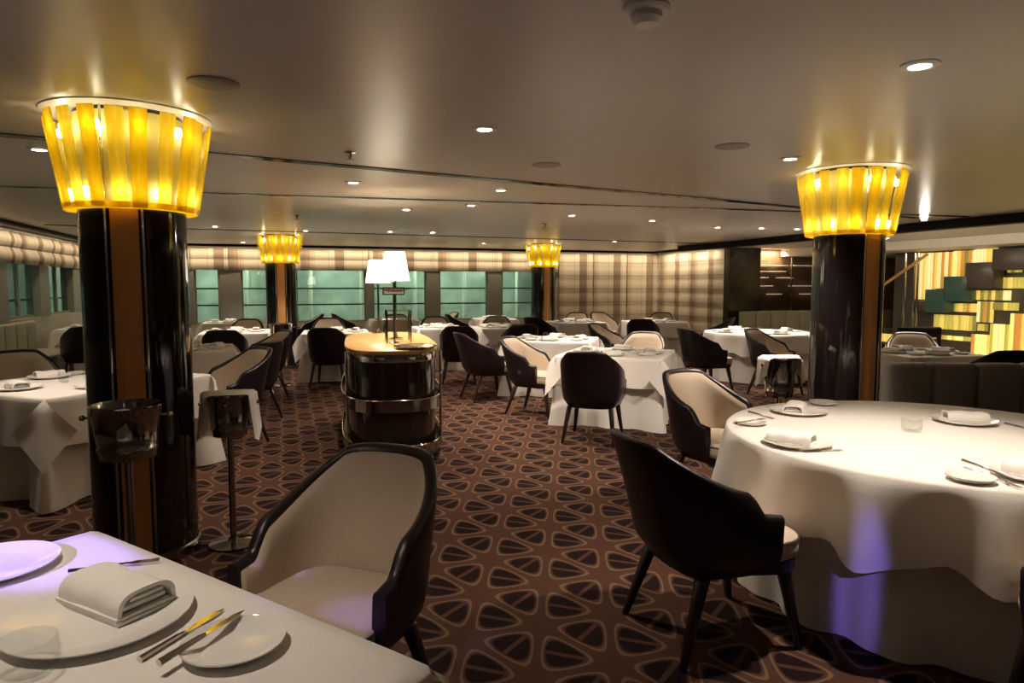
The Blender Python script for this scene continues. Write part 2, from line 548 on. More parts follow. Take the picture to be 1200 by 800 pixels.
# ceiling strips, edge trims, beam
def ceil_strip(name, p0, p1, wdt, mat, h=0.006):
    p0, p1 = Vector(p0), Vector(p1)
    d = p1 - p0
    ang = math.atan2(d.y, d.x)
    me = MB().box((0, 0, 0), (d.length, wdt, h)).mesh(name, mat)
    return struct(name, me, None, ((p0.x + p1.x) / 2, (p0.y + p1.y) / 2, CEIL - h / 2 - 0.0005), ang)
def ext(pa, pb, l, r):
    a, b_ = U(pa[0], pa[1], CEIL), U(pb[0], pb[1], CEIL)
    d = (b_ - a).normalized()
    return a - d * l, b_ + d * r
ceil_strip('trim_1', *ext((250, 180), (700, 221), 3.2, 5.4), 0.11, 'mirror_strip')
ceil_strip('trim_2', *ext((245, 226), (700, 240), 2.6, 5.2), 0.085, 'mirror_strip')
ceil_strip('trim_3', *ext((225, 268), (760, 283), 2.0, 3.0), 0.085, 'beam_black')
room_box('trim_4', A_L + 0.2, A_BAY - 0.2, B_F - 0.50, B_F - 0.36, CEIL - 0.045, CEIL - 0.002, 'beam_black')
room_box('trim_5', A_L + 0.34, A_L + 0.46, B_N, B_F - 0.40, CEIL - 0.045, CEIL - 0.002, 'beam_black')
room_box('trim_6', A_BAY - 0.50, A_BAY - 0.38, B_PART + 0.2, B_F - 0.42, CEIL - 0.045, CEIL - 0.002, 'beam_black')
# dark beam that parts the dining room from the stair hall, and the hall soffit
room_box('trim_7', A_BEAM, A_BEAM + 0.22, B_N + 3, B_PART + 0.4, CEIL - 0.12, CEIL - 0.002, 'beam_black')
room_box('trim_8', A_BEAM + 0.22, A_R - 0.02, B_N + 3, B_PART + 0.4, CEIL - 0.03, CEIL - 0.003, 'hall_ceiling')
room_box('trim_9', 11.6, A_R - 0.02, B_N + 3, B_PART + 0.4, CEIL - 0.20, CEIL - 0.035, 'hall_ceiling')

# ------------------------------------------------------------------ downlights
def lens_light(px, py, power, label, r=0.055, ang=95, z=CEIL, mat='lens_glow', col=(1.0, 0.84, 0.69), p=None, tilt=None, group=None):
    p = p or U(px, py, z)
    t = thing('downlight', label, 'downlight', (p.x, p.y, z), 0, group)
    link('trim_ring', MB().lathe([(r * 0.7, -0.001), (r * 1.35, -0.003), (r * 1.35, -0.008), (r * 0.8, -0.012), (r * 0.7, -0.001)], 20, close=False).mesh('trim_ring', 'white_plastic', smooth=True), t)
    link('lens', MB().lathe([(0.0001, -0.004), (r * 0.78, -0.004), (r * 0.78, -0.007), (0.0001, -0.009)], 20, close=False).mesh('lens', mat, smooth=True), t)
    if power:
        l = lamp('downlight_lamp', 'SPOT', (0, 0, -0.03), power, col, t, spot_size=math.radians(ang), spot_blend=0.65, shadow_soft_size=0.05)
        if tilt: aim(l, tilt)
    return t
DL = [(1078, 75, 'downlight nearest the camera, right of centre above the round table'),
      (568, 150, 'downlight alone in the middle of the ceiling in front of the mirrored strips'),
      (926, 185, 'downlight just left of the right column shade'),
      (46, 174, 'downlight left of the large left column shade'),
      (414, 213, 'downlight below the sprinkler, between the first two ceiling strips'),
      (587, 222, 'downlight right of centre between the first two ceiling strips'),
      (552, 240, 'downlight just behind the second ceiling strip, right one of a pair'),
      (476, 245, 'downlight just behind the second ceiling strip, left one of a pair'),
      (252, 265, 'downlight left of the far left column shade, nearer one'),
      (358, 270, 'downlight just right of the far left column shade'),
      (457, 271, 'downlight above the white table lamps'),
      (507, 272, 'downlight right of the white table lamps'),
      (670, 252, 'downlight above and right of the middle column shade'),
      (764, 258, 'downlight in the middle between middle and right column shades'),
      (841, 266, 'downlight left of the row before the dark beam'),
      (892, 267, 'downlight of the row before the dark beam, second from left'),
      (934, 268, 'downlight hard against the left of the right column shade'),
      (567, 285, 'downlight by the far blinds left of the middle column shade'),
      (285, 284, 'downlight by the far blinds left of the far left column shade'),
      (720, 283, 'downlight by the far blinds right of the middle column shade')]
for x_, y_, lb in DL:
    d = U(x_, y_, CEIL).length
    lens_light(x_, y_, {1078: 165, 926: 210, 670: 190, 764: 190, 587: 150}.get(x_, 125 if d > 8 else 100), lb, tilt={926: (-0.25, 0.95, -1.65)}.get(x_))
HALL = [(1083, 257, 'downlight just right of the right column shade on the dark beam edge', CEIL), (1115, 281, 'downlight in the soffit above the amber mosaic', CEIL - 0.03), (1039, 279, 'downlight in the soffit right beside the right column', CEIL - 0.03)]
for x_, y_, lb, zz in HALL: lens_light(x_, y_, 150 if x_ == 1083 else 130, lb, z=zz, tilt=(-1.0, -1.6, -1.6) if x_ == 1083 else None)
# the row is assumed to go on, unseen, over and behind the camera, lighting the foreground; those in the hall are added to lighten its soffit
for k, (a, b_) in enumerate(((-0.75, 1.75), (0.9, -1.4), (-2.2, -1.6), (3.6, -1.6), (10.6, 9.0), (10.6, 6.0), (10.6, 3.0), (11.6, 11.5))):
    lens_light(0, 0, 55 if k == 0 else (30 if a < 9 else 200), 'recessed downlight assumed over or behind the viewer, or added to brighten the stair hall', p=R(a, b_, CEIL), group='assumed and added downlights')
# unseen violet lamps assumed behind the viewer, beams squeezed into the violet streaks
def violet(loc, target, power, ang, squeeze=(1, 1)):
    d = Vector(target) - Vector(loc)
    t = thing('assumed_violet_spot', 'small assumed violet spotlight, unseen on the ceiling behind the viewer', 'spotlight', loc, 0, 'assumed violet spotlights')
    h = link('can', MB().lathe([(0.03, 0.10), (0.032, 0.0), (0.026, 0.0), (0.024, 0.09)], 16).mesh('can', 'dark_metal', smooth=True), t)
    h.rotation_euler = (-d).to_track_quat('Z', 'Y').to_euler()
    link('stem', MB().tube([(0, 0, 0.08), (0, 0, CEIL - loc[2])], 0.008).mesh('stem', 'dark_metal'), t)
    l = lamp('assumed_violet_lamp', 'SPOT', d.normalized() * 0.02, power, (0.30, 0.20, 1.0), t, spot_size=math.radians(ang), spot_blend=0.8, shadow_soft_size=0.02)
    aim(l, d)
    l.scale = (squeeze[0], squeeze[1], 1)
violet((-2.6, -0.6, 2.25), (-1.28, 1.82, 0.76), 1000, 12, (1, 0.35))
violet((-0.9, -0.7, 2.25), (-0.42, 2.02, 0.50), 260, 8, (1, 0.35))
violet((0.5, -0.9, 2.25), (1.36, 2.45, 0.38), 240, 11, (0.22, 1))

# sprinklers, smoke detector, flush ceiling speakers
def sprinkler(px, py, lb):
    p = U(px, py, CEIL)
    t = thing('sprinkler', lb, 'sprinkler', (p.x, p.y, CEIL))
    link('rose', MB().lathe([(0.04, 0), (0.04, -0.006), (0.015, -0.012), (0.012, -0.04), (0.0001, -0.042)], 16).mesh('rose', 'dark_chrome', smooth=True), t)
    link('deflector', MB().lathe([(0.0001, -0.05), (0.03, -0.052), (0.03, -0.056), (0.0001, -0.058)], 16).tube([(0, 0, -0.035), (0, 0, -0.055)], 0.006).mesh('deflector', 'dark_chrome'), t)
sprinkler(410, 178, 'small sprinkler head on the ceiling in front of the first strip')
sprinkler(447, 289, 'small sprinkler head on the ceiling above the table lamps')
sprinkler(348, 252, 'small sprinkler head above the far left column shade')
sprinkler(638, 262, 'small sprinkler head above the middle column shade')
p = U(758, 8, CEIL)
t = thing('smoke_detector', 'round white smoke detector on the ceiling at the top edge', 'smoke detector', (p.x, p.y, CEIL))
link('base', MB().lathe([(0.075, 0), (0.078, -0.012), (0.07, -0.02), (0.0001, -0.02)], 28).mesh('base', 'white_plastic', smooth=True), t)
link('cap', MB().lathe([(0.05, -0.02), (0.052, -0.04), (0.035, -0.058), (0.0001, -0.06)], 28).mesh('cap', 'white_plastic', smooth=True), t)
for px, py, lb in ((858, 171, 'flush round speaker grille in the ceiling left of the right column shade'), (640, 193, 'flush round speaker grille in the middle of the ceiling'), (250, 97, 'flush round speaker grille near the large left column shade')):
    p = U(px, py, CEIL)
    tag(link('ceiling_speaker', MB().lathe([(0.11, 0), (0.11, -0.005), (0.1, -0.008), (0.0001, -0.006)], 32).mesh('ceiling_speaker', 'grille_paint', smooth=True), None, (p.x, p.y, CEIL)), lb, 'speaker')

# ------------------------------------------------------------------ blinds
def blind(a_or_b0, a_or_b1, along, const, z0, z1, label, fold=0.35, amp=0.035, group=None, face=1):
    """a Roman blind: fabric that falls in soft horizontal folds"""
    L = a_or_b1 - a_or_b0
    nz = max(6, int((z1 - z0) / 0.03))
    nx = max(8, int(L / 0.06))
    def rows(off):
        out = []
        for k in range(nz + 1):
            z = z0 + (z1 - z0) * k / nz
            r = []
            for i in range(nx + 1):
                x = -L / 2 + L * i / nx
                ph = (z1 - z) / fold
                f = abs(math.sin(PI * ph)) * amp + 0.012 * math.sin(x * 8.05) + 0.008 * math.sin(x * 3.3)
                r.append((x, -0.05 - f + off, z))
            out.append(r)
        return out
    m = MB().grid(rows(0)).grid(rows(0.012))
    me = m.mesh('fabric', 'plaid_fabric', smooth=True)
    if along == 'a':
        loc, rz = R((a_or_b0 + a_or_b1) / 2, const, 0), TH
    else:
        loc, rz = R(const, (a_or_b0 + a_or_b1) / 2, 0), TH - PI / 2 * face
    t = thing('roman_blind', label, 'blind', loc, rz, group)
    link('fabric', me, t)
    link('head_rail', MB().box((0, -0.045, z1 + 0.015), (L, 0.05, 0.03)).mesh('head_rail', 'window_frame'), t)
    return t
ax = [A_L + 0.02, fx(164), fx(225), fx(270), fx(343), fx(433), fx(508), fx(580), fx(653)]
nmB = ['far left corner', 'left of the large left column', 'right of the large left column', 'left of the far left column', 'right of the far left column', 'behind the white table lamps', 'right of the white table lamps', 'left of the middle column']
for i in range(8):
    blind(ax[i], ax[i + 1] - 0.015, 'a', B_F, 1.84, 2.33, 'half-raised plaid Roman blind on the far windows, ' + nmB[i], 0.25, 0.03)
aw = (A_BAY - fx(654)) / 3
a0 = fx(654)
for i, nm in enumerate(('nearest the middle column', 'middle one of three', 'next to the far corner')):
    blind(a0 + aw * i, a0 + aw * (i + 1) - 0.02, 'a', B_F, 0.12, 2.33, 'full-length plaid Roman blind on the far wall, ' + nm, 0.35, 0.012)
bw = (B_F - 0.1 - B_PART - 0.25) / 2
for i, nm in enumerate(('beside the dark pilaster', 'meeting the far corner')):
    blind(B_PART + 0.25 + bw * i, B_PART + 0.25 + bw * (i + 1) - 0.02, 'b', A_BAY, 0.12, 2.33, 'full-length plaid Roman blind on the angled bay wall, ' + nm, 0.35, 0.018)
for i in range(5):
    b0 = 6.6 + i * 2.03
    blind(b0, b0 + 2.0, 'b', A_L, 1.84, 2.33, 'raised plaid Roman blind over the left wall windows, number %s from the far corner' % ('five four three two one'.split()[i]), 0.25, 0.04, face=-1)
# warm cove lights above the blinds, between the dark trim and the fabric
WARM = (1.0, 0.80, 0.56)
def cove(c, L, rz, power, lb):
    t = thing('cove_light', lb, 'cove light', c, rz)
    link('diffuser', MB().box((0, 0, 0), (L, 0.03, 0.012)).mesh('diffuser', 'candle_glow'), t)
    lamp('cove_lamp', 'AREA', (0, 0, -0.012), power, WARM, t, shape='RECTANGLE', size=L, size_y=0.04)
cove(R((A_L + A_BAY) / 2, B_F - 0.27, CEIL - 0.012), A_BAY - A_L - 0.6, TH, 80, 'long warm cove light above the far blinds')
cove(R(A_BAY - 0.27, (B_PART + B_F) / 2 + 0.1, CEIL - 0.012), B_F - B_PART - 0.8, TH + PI / 2, 28, 'warm cove light above the bay wall blinds')
hc = thing('cove_light', 'added strip light brightening the hall soffit, along the dark beam', 'cove light', R(A_BEAM + 0.26, 6.5, CEIL - 0.10), TH + PI / 2)  # added strip, no such fitting seen; it lightens the hall soffit
link('diffuser', MB().box((0, 0, 0), (9.5, 0.03, 0.03)).mesh('diffuser', 'candle_glow'), hc)
aim(lamp('cove_lamp', 'AREA', (0, -0.03, 0), 60, WARM, hc, shape='RECTANGLE', size=9.5, size_y=0.03), (0, -1, 0.22))
cove(R(A_L + 0.25, 11.5, CEIL - 0.012), 9.5, TH + PI / 2, 30, 'warm cove light above the left wall blinds')

# ------------------------------------------------------------------ columns and their amber glass shades
def make_column(x, y, lb):
    t = thing('column', lb, 'column', (x, y, 0), TH - PI / 2)     # local +x faces the viewer side of the room
    r, half = 0.262, math.radians(20)
    n = 56
    poly = []
    for i in range(n + 1):
        a = half + (2 * PI - 2 * half) * i / n
        poly.append((r * math.cos(a), r * math.sin(a)))
    m = MB().prism(poly, 0.0, CEIL).mesh('shaft', 'black_marble', smooth=True, angle=30)
    link('shaft', m, t)
    xx, yy = r * math.cos(half), r * math.sin(half)
    pp = [(xx - 0.01, -yy + 0.012)] + [(0.255 * math.cos(q), 0.255 * math.sin(q)) for q in [(-half + 0.05) + (2 * half - 0.1) * i / 8 for i in range(9)]] + [(xx - 0.01, yy - 0.012)]
    link('copper_panel', MB().prism(pp, 0.0, CEIL).mesh('copper_panel', 'copper_panel', smooth=True, angle=30), t)['label'] = 'orange-brown vertical panel'
    for s_ in (-1, 1):
        link('chrome_trim', MB().box((xx + 0.004, s_ * (yy - 0.004), CEIL / 2), (0.016, 0.012, CEIL)).mesh('chrome_trim', 'chrome', bevel=0.002), t)
    link('plinth', MB().lathe([(r + 0.012, 0), (r + 0.012, 0.06), (r, 0.066)], 48, close=False).mesh('plinth', 'dark_chrome', smooth=True), t)
    return t
ZB = 1.895
def make_shade(x, y, lb):
    t = thing('column_shade', lb, 'light shade', (x, y, 0), 0)
    n = 20
    rng = random.Random(int(x * 100))
    for i in range(n):
        a = 2 * PI * (i + rng.uniform(-.12, .12)) / n
        rt, rb = 0.378 + (i % 2) * 0.014, 0.305 + (i % 2) * 0.010
        wt, wb, th_ = 0.041, 0.034, 0.010
        zt, zb = CEIL - 0.03, ZB + rng.uniform(-.006, .006)
        vs_ = []
        for (rr, ww, z) in ((rb, wb, zb), (rt, wt, zt)):
            for s_ in (-1, 1):
                for q in (0, th_):
                    vs_.append((rr + q, s_ * ww, z))
        m = MB().add(vs_, [(0, 1, 3, 2), (4, 6, 7, 5), (0, 4, 5, 1), (2, 3, 7, 6), (0, 2, 6, 4), (1, 5, 7, 3)])
        link('glass_slat', m.mesh('glass_slat', rng.choice(['amber_glass', 'amber_glass', 'amber_glass_pale']), bevel=0.003, seg=1), t, (0, 0, 0), a)
    link('top_rim', MB().lathe([(0.35, CEIL - 0.001), (0.412, CEIL - 0.001), (0.408, CEIL - 0.006), (0.35, CEIL - 0.008)], 56, close=False).mesh('top_rim', 'ceiling_paint', smooth=True), t)
    link('bottom_ring', MB().lathe([(0.265, ZB - 0.006), (0.322, ZB - 0.006), (0.330, ZB + 0.022), (0.322, ZB + 0.024), (0.318, ZB + 0.006), (0.265, ZB + 0.006)], 56, close=False).mesh('bottom_ring', 'amber_glass', smooth=True), t)
    link('inner_diffuser', MB().lathe([(0.268, ZB + 0.01), (0.268, CEIL - 0.02)], 48, close=False).mesh('inner_diffuser', 'amber_diffuser', smooth=True), t)
    for (z, rr, off, k) in ((ZB + 0.075, 0.285, 0.0, 10), (CEIL - 0.105, 0.318, 0.5, 10)):
        for i in range(k):
            a = 2 * PI * (i + off) / k
            link('bulb', MB().lathe([(0.0001, -0.028), (0.02, -0.02), (0.026, 0.0), (0.02, 0.02), (0.0001, 0.028)], 10).mesh('bulb', 'bulb', smooth=True), t, (rr * math.cos(a), rr * math.sin(a), z))
    return t
COLS = [((-2.06, 3.76), 'large black marble column with orange panel at left front', 'large amber glass shade around the top of the left front column'),
        ((2.69, 5.5), 'black marble column with orange panel behind the round table', 'amber glass shade around the top of the column behind the round table'),
        ((-4.18, 12.4), 'distant black column with orange panel left of the table lamps', 'small amber glass shade on the distant column left of the table lamps'),
        ((0.68, 15.0), 'farthest dark column where windows meet full-length blinds', 'smallest amber glass shade, on the farthest column in the middle')]
for (x, y), l1, l2 in COLS:
    make_column(x, y, l1)
    make_shade(x, y, l2)

# ------------------------------------------------------------------ chairs
def plan(s, inset=0.0):
    """U-shaped plan of the tub back, s in -1..1; returns point and outward normal"""
    def pt(s_):
        sg = 1 if s_ >= 0 else -1
        q = abs(s_)
        if q <= 0.56:
            a = q / 0.56 * PI / 2
            return Vector((sg * 0.288 * math.sin(a) ** 0.78, -0.275 * max(0.0, math.cos(a)) ** 0.70, 0))
        k = (q - 0.56) / 0.44
        return Vector((sg * (0.288 + 0.004 * k), 0.15 * k, 0))
    p = pt(s)
    e = 0.012
    d = pt(min(1, s + e)) - pt(max(-1, s - e))
    d.normalize()
    n = Vector((d.y, -d.x, 0))
    if abs(s) < 1e-6: n = Vector((0, -1, 0))
    return p - n * inset, n
def top_h(s):
    q = abs(s)
    if q < 0.18: return 0.895 - 0.008 * (q / 0.18) ** 2
    if q < 0.24:
        k = (q - 0.18) / 0.06
        return 0.887 - 0.020 * k * k - 0.006 * k
    if q < 0.76:
        k = (q - 0.24) / 0.52
        return 0.861 - 0.256 * k
    k = (q - 0.76) / 0.24
    return 0.605 - 0.012 * k
ZS = 0.345
def shell_pt(s, z, inset):
    p, n = plan(s, inset)
    wb = max(0.0, 1 - (abs(s) / 0.62) ** 2)
    k = (z - ZS) / 0.54
    p = p + Vector((0, -1, 0)) * (0.115 * k * k * 0.5 + 0.07 * k) * wb + n * (0.022 * k)
    p = p - n * (0.05 * max(0, 1 - (z - ZS) / 0.12) ** 2)
    return Vector((p.x, p.y, z))
def chair_meshes():
    T = 0.046
    NS = 61
    ss = [-1 + 2 * i / (NS - 1) for i in range(NS)]
    rows = []
    for s in ss:
        zt = top_h(s)
        c = []
        for k in range(7): c.append(shell_pt(s, ZS + (zt - 0.02 - ZS) * k / 6, 0))
        for q in (30, 60, 90, 120, 150):
            a = math.radians(q)
            c.append(shell_pt(s, zt - 0.02 + 0.02 * math.sin(a), T / 2 - T / 2 * math.cos(a)))
        for k in range(7): c.append(shell_pt(s, zt - 0.02 - (zt - 0.02 - ZS) * k / 6, T))
        rows.append(c)
    m = MB()
    n = len(rows[0])
    m.add([p for r in rows for p in r], [(k * n + i, k * n + (i + 1) % n, (k + 1) * n + (i + 1) % n, (k + 1) * n + i) for k in range(NS - 1) for i in range(n)]
          + [tuple(range(n)), tuple(reversed(range((NS - 1) * n, NS * n)))])
    shell = m.mesh('shell', 'aubergine_leather', smooth=True, angle=60)
    si = [-0.95 + 1.9 * i / 56 for i in range(57)]
    rows = []
    for s in si:
        zt = top_h(s) - 0.030
        zb = 0.40
        c = [shell_pt(s, zb, T - 0.004)]
        for k in range(9):
            z = zb + (zt - zb) * k / 8
            puff = 0.014 * (1 - abs(2 * k / 8 - 1) ** 6)
            c.append(shell_pt(s, z, T + 0.003 + puff))
        c.append(shell_pt(s, zt + 0.004, T - 0.004))
        rows.append(c)
    inner = MB().grid(rows)
    e0 = [shell_pt(-0.965, 0.40 + (top_h(.965) - 0.43) * k / 10, T - 0.004) for k in range(11)]
    e1 = [shell_pt(0.965, 0.40 + (top_h(.965) - 0.43) * k / 10, T - 0.004) for k in range(11)]
    inner.grid([e0, rows[0]]).grid([rows[-1], e1])
    inner = inner.mesh('inner_upholstery', 'beige_upholstery', smooth=True, angle=75)
    # seat cushion: rounded D-plan with domed top
    def ring(sc, z):
        out = []
        for i in range(40):
            a = 2 * PI * i / 40
            ca, sa = math.cos(a), math.sin(a)
            ex = 0.5
            x = 0.238 * math.copysign(abs(ca) ** ex, ca) * sc
            y = 0.275 * math.copysign(abs(sa) ** ex, sa) * sc + 0.055
            if y > 0.05: x *= 1 + 0.12 * min(1, (y - 0.05) / 0.1) * 1.0
            out.append((x, y, z))
        return out
    def stack(lv, mat, nm):
        rs = [ring(a_, z_) for a_, z_ in lv]
        m = MB()
        m.add([p for r in rs for p in r], [(k * 40 + i, k * 40 + (i + 1) % 40, (k + 1) * 40 + (i + 1) % 40, (k + 1) * 40 + i) for k in range(len(rs) - 1) for i in range(40)]
              + [tuple(reversed(range(40))), tuple(range((len(rs) - 1) * 40, len(rs) * 40))])
        return m.mesh(nm, mat, smooth=True, angle=50)
    seat = stack([(0.94, 0.385), (0.99, 0.395), (1.0, 0.42), (1.0, 0.452), (0.985, 0.468), (0.9, 0.479), (0.6, 0.488), (0.2, 0.491)], 'beige_upholstery', 'seat_cushion')
    base = stack([(0.80, 0.325), (0.95, 0.335), (0.97, 0.384)], 'aubergine_leather', 'seat_base')
    pip = MB().tube([Vector((p[0] * 1.0, p[1], 0.462)) for p in ring(0.997, 0)], 0.0045, 6, True).mesh('piping', 'piping_brown', smooth=True)
    legs = []
    for (sx, sy) in ((-1, 1), (1, 1), (-1, -1), (1, -1)):
        tp = Vector((sx * 0.20, 0.04 + sy * 0.19, 0.34))
        bt = Vector((sx * 0.245, 0.04 + sy * (0.25 if sy > 0 else 0.30), 0.0))
        vs_ = []
        for p, h in ((bt, 0.0125), (tp, 0.024)):
            vs_ += [(p.x - h, p.y - h, p.z), (p.x + h, p.y - h, p.z), (p.x + h, p.y + h, p.z), (p.x - h, p.y + h, p.z)]
        legs.append(MB().add(vs_, [(3, 2, 1, 0), (4, 5, 6, 7), (0, 1, 5, 4), (1, 2, 6, 5), (2, 3, 7, 6), (3, 0, 4, 7)]).mesh('leg', 'dark_wood', bevel=0.004, seg=1))
    return shell, inner, seat, base, pip, legs
CH = chair_meshes()
def chair(x, y, fxx, fyy, label, group='tub chairs'):
    rz = math.atan2(-fxx, fyy)
    t = thing('dining_chair', label, 'chair', (x, y, 0), rz, group)
    sh = link('shell', CH[0], t); sh['label'] = 'dark aubergine leather outer shell'
    link('inner_upholstery', CH[1], t)['label'] = 'beige padded inner back'
    sc = link('seat_cushion', CH[2], t)
    link('piping', CH[4], sc)
    link('seat_base', CH[3], t)
    for l in CH[5]: link('leg', l, t)
    return t

# ------------------------------------------------------------------ dressed tables
def perim(L, W, r=0.03, n=168):
    """points on a rounded rectangle with outward normal and distance to the nearest corner"""
    pts = []
    tot = 2 * (L + W)
    for i in range(n):
        d = tot * (i + 0.5) / n
        if d < L: x, y, nx, ny, dc = -L / 2 + d, -W / 2, 0, -1, min(d, L - d)
        elif d < L + W: q = d - L; x, y, nx, ny, dc = L / 2, -W / 2 + q, 1, 0, min(q, W - q)
        elif d < 2 * L + W: q = d - L - W; x, y, nx, ny, dc = L / 2 - q, W / 2, 0, 1, min(q, L - q)
        else: q = d - 2 * L - W; x, y, nx, ny, dc = -L / 2, W / 2 - q, -1, 0, min(q, W - q)
        # blend normals at the corners
        k = max(0.0, 1 - dc / 0.15)
        if k > 0:
            cx, cy = math.copysign(1, x), math.copysign(1, y)
            dv = Vector((cx, cy)).normalized()
            nv = (Vector((nx, ny)) * (1 - 0.95 * k) + dv * k).normalized()
            nx, ny = nv.x, nv.y
        pts.append((x, y, nx, ny, dc, d))
    return pts
def cloth_rect(L, W, ztop, drop, over, seed, floor=False):
    P = perim(L, W)
    n = len(P)
    rng = random.Random(seed)
    ph = [rng.uniform(0, 6.28) for _ in range(6)]
    rings = []
    for sc in (0.5, 0.94): rings.append([(p[0] * sc, p[1] * sc, ztop) for p in P])
    rings.append([(p[0] + p[2] * (over - 0.004), p[1] + p[3] * (over - 0.004), ztop) for p in P])
    rings.append([(p[0] + p[2] * (over + 0.004), p[1] + p[3] * (over + 0.004), ztop - 0.010) for p in P])
    H = 9
    for k in range(1, H + 1):
        t = k / H
        r = []
        for (x, y, nx, ny, dc, d) in P:
            if floor:
                kc = max(0.0, 1 - dc / 0.22)
                wv = 0.028 * math.sin(d * 13 + ph[0]) * math.sin(d * 3.1 + ph[1]) + 0.016 * math.sin(d * 27 + ph[2])
                o = over + 0.004 + t * (0.035 + wv) + 0.12 * t * kc * kc - 0.06 * t * max(0, 1 - abs(dc - 0.26) / 0.12)
                z = ztop - drop * t
            else:
                kc = max(0.0, 1 - dc / (0.62 * drop))
                de = drop * (1 + 0.0 * kc) + 0.008 * math.sin(d * 7 + ph[3])
                wv = 0.012 * math.sin(d * 8 + ph[4]) + 0.008 * math.sin(d * 17 + ph[5])
                o = over + 0.004 + t * (0.028 + wv) 
                z = ztop - de * t
            r.append((x + nx * o, y + ny * o, z))
        rings.append(r)
    m = MB()
    vs_ = [(0, 0, ztop)] + [p for r in rings for p in r]
    fs = [(0, 1 + i, 1 + (i + 1) % n) for i in range(n)]
    for k in range(len(rings) - 1):
        for i in range(n):
            j = (i + 1) % n
            fs.append((1 + k * n + i, 1 + (k + 1) * n + i, 1 + (k + 1) * n + j, 1 + k * n + j))
    m.add(vs_, fs)
    if not floor:
        for sx in (-1, 1):
            for sy in (-1, 1):
                dg = Vector((sx, sy, 0)).normalized()
                la = Vector((-dg.y, dg.x, 0))
                c = Vector((sx * L / 2, sy * W / 2, ztop - 0.004)) + dg * (over - 0.006)
                hw, zm, zt_ = 0.56 * drop, 0.66 * drop, 1.42 * drop
                tw = rng.uniform(-0.015, 0.015)
                N = 8
                rows = []
                for i in range(N + 1):
                    row = []
                    for j in range(N + 1):
                        p, q = i / N, j / N
                        lat = (p - q) * hw
                        dn = (p + q) * zm if p + q <= 1 else zm + (p + q - 1) * (zt_ - zm)
                        o = 0.030 * min(1, dn / 0.04) + 0.10 * (dn / zt_) - 0.055 * abs(p - q) * min(1, dn / zm) + tw * (p - q)
                        row.append(c + la * lat + dg * o - Vector((0, 0, dn)))
                    rows.append(row)
                m.grid(rows)
    return m
def cloth_round(r, ztop, drop, over, waves, amp, seed, floor=False, n=192):
    rng = random.Random(seed)
    ph = [rng.uniform(0, 6.28) for _ in range(6)]
    rings = [[(r * q * math.cos(2 * PI * i / n), r * q * math.sin(2 * PI * i / n), ztop) for i in range(n)] for q in (0.4, 0.8, 0.96)]
    prof = [(over - 0.006, 0.0), (over + 0.004, 0.008)]
    H = 10
    for k in range(-1, H + 1):
        t = max(0, k / H)
        rg = []
        for i in range(n):
            a = 2 * PI * i / n
            wv = math.sin(waves * a + ph[0] + 0.8 * math.sin(2 * a + ph[1]))
            wv = wv + 0.3 * math.sin(2.3 * waves * a + ph[2])
            if k == -1: rr, z = r + over - 0.008, ztop
            elif k == 0: rr, z = r + over + 0.002, ztop - 0.010
            else:
                rr = r + over + 0.004 + t ** 0.8 * ((0.0 if floor else 0.045) + amp * (wv + 0.4))
                z = ztop - 0.010 - (drop - 0.010) * t * (1 + (0.0 if floor else 0.085 * wv))
            rg.append((rr * math.cos(a), rr * math.sin(a), z))
        rings.append(rg)
    vs_ = [(0, 0, ztop)] + [p for q in rings for p in q]
    fs = [(0, 1 + i, 1 + (i + 1) % n) for i in range(n)]
    for k in range(len(rings) - 1):
        for i in range(n):
            j = (i + 1) % n
            fs.append((1 + k * n + i, 1 + (k + 1) * n + i, 1 + (k + 1) * n + j, 1 + k * n + j))
    return MB().add(vs_, fs)
ZT = 0.75
def table_square(x, y, ang, label, L=1.05, W=1.05, drop=0.30, seed=1):
    t = thing('dining_table', label, 'table', (x, y, 0), ang, 'tables laid with white cloths')
    link('table_top', MB().box((0, 0, ZT - 0.026), (L - 0.07, W - 0.07, 0.03)).mesh('table_top', 'dark_wood', bevel=0.004), t)
    link('floor_cloth', cloth_rect(L - 0.05, W - 0.05, ZT - 0.006, ZT - 0.012, 0.004, seed, True).mesh('floor_cloth', 'linen', smooth=True, angle=60), t)['label'] = 'floor-length white undercloth'
    link('overlay_cloth', cloth_rect(L, W, ZT, drop, 0.016, seed + 50).mesh('overlay_cloth', 'linen', smooth=True, angle=60), t)['label'] = 'white overlay cloth with hanging corners'
    return t
def table_round(x, y, r, label, drop=0.32, waves=11, seed=1, amp=0.022):
    t = thing('dining_table', label, 'table', (x, y, 0), 0, 'tables laid with white cloths')
    link('table_top', MB().lathe([(r - 0.06, ZT - 0.04), (r - 0.05, ZT - 0.03), (r - 0.05, ZT - 0.012)], 64).mesh('table_top', 'dark_wood'), t)
    link('floor_cloth', cloth_round(r - 0.035, ZT - 0.006, ZT - 0.012, 0.0, waves + 2, 0.030, seed, True).mesh('floor_cloth', 'linen', smooth=True, angle=60), t)['label'] = 'floor-length white undercloth'
    link('overlay_cloth', cloth_round(r, ZT, drop, 0.018, waves, amp, seed + 9).mesh('overlay_cloth', 'linen', smooth=True, angle=60), t)['label'] = 'round white overlay cloth in soft waves'
    return t

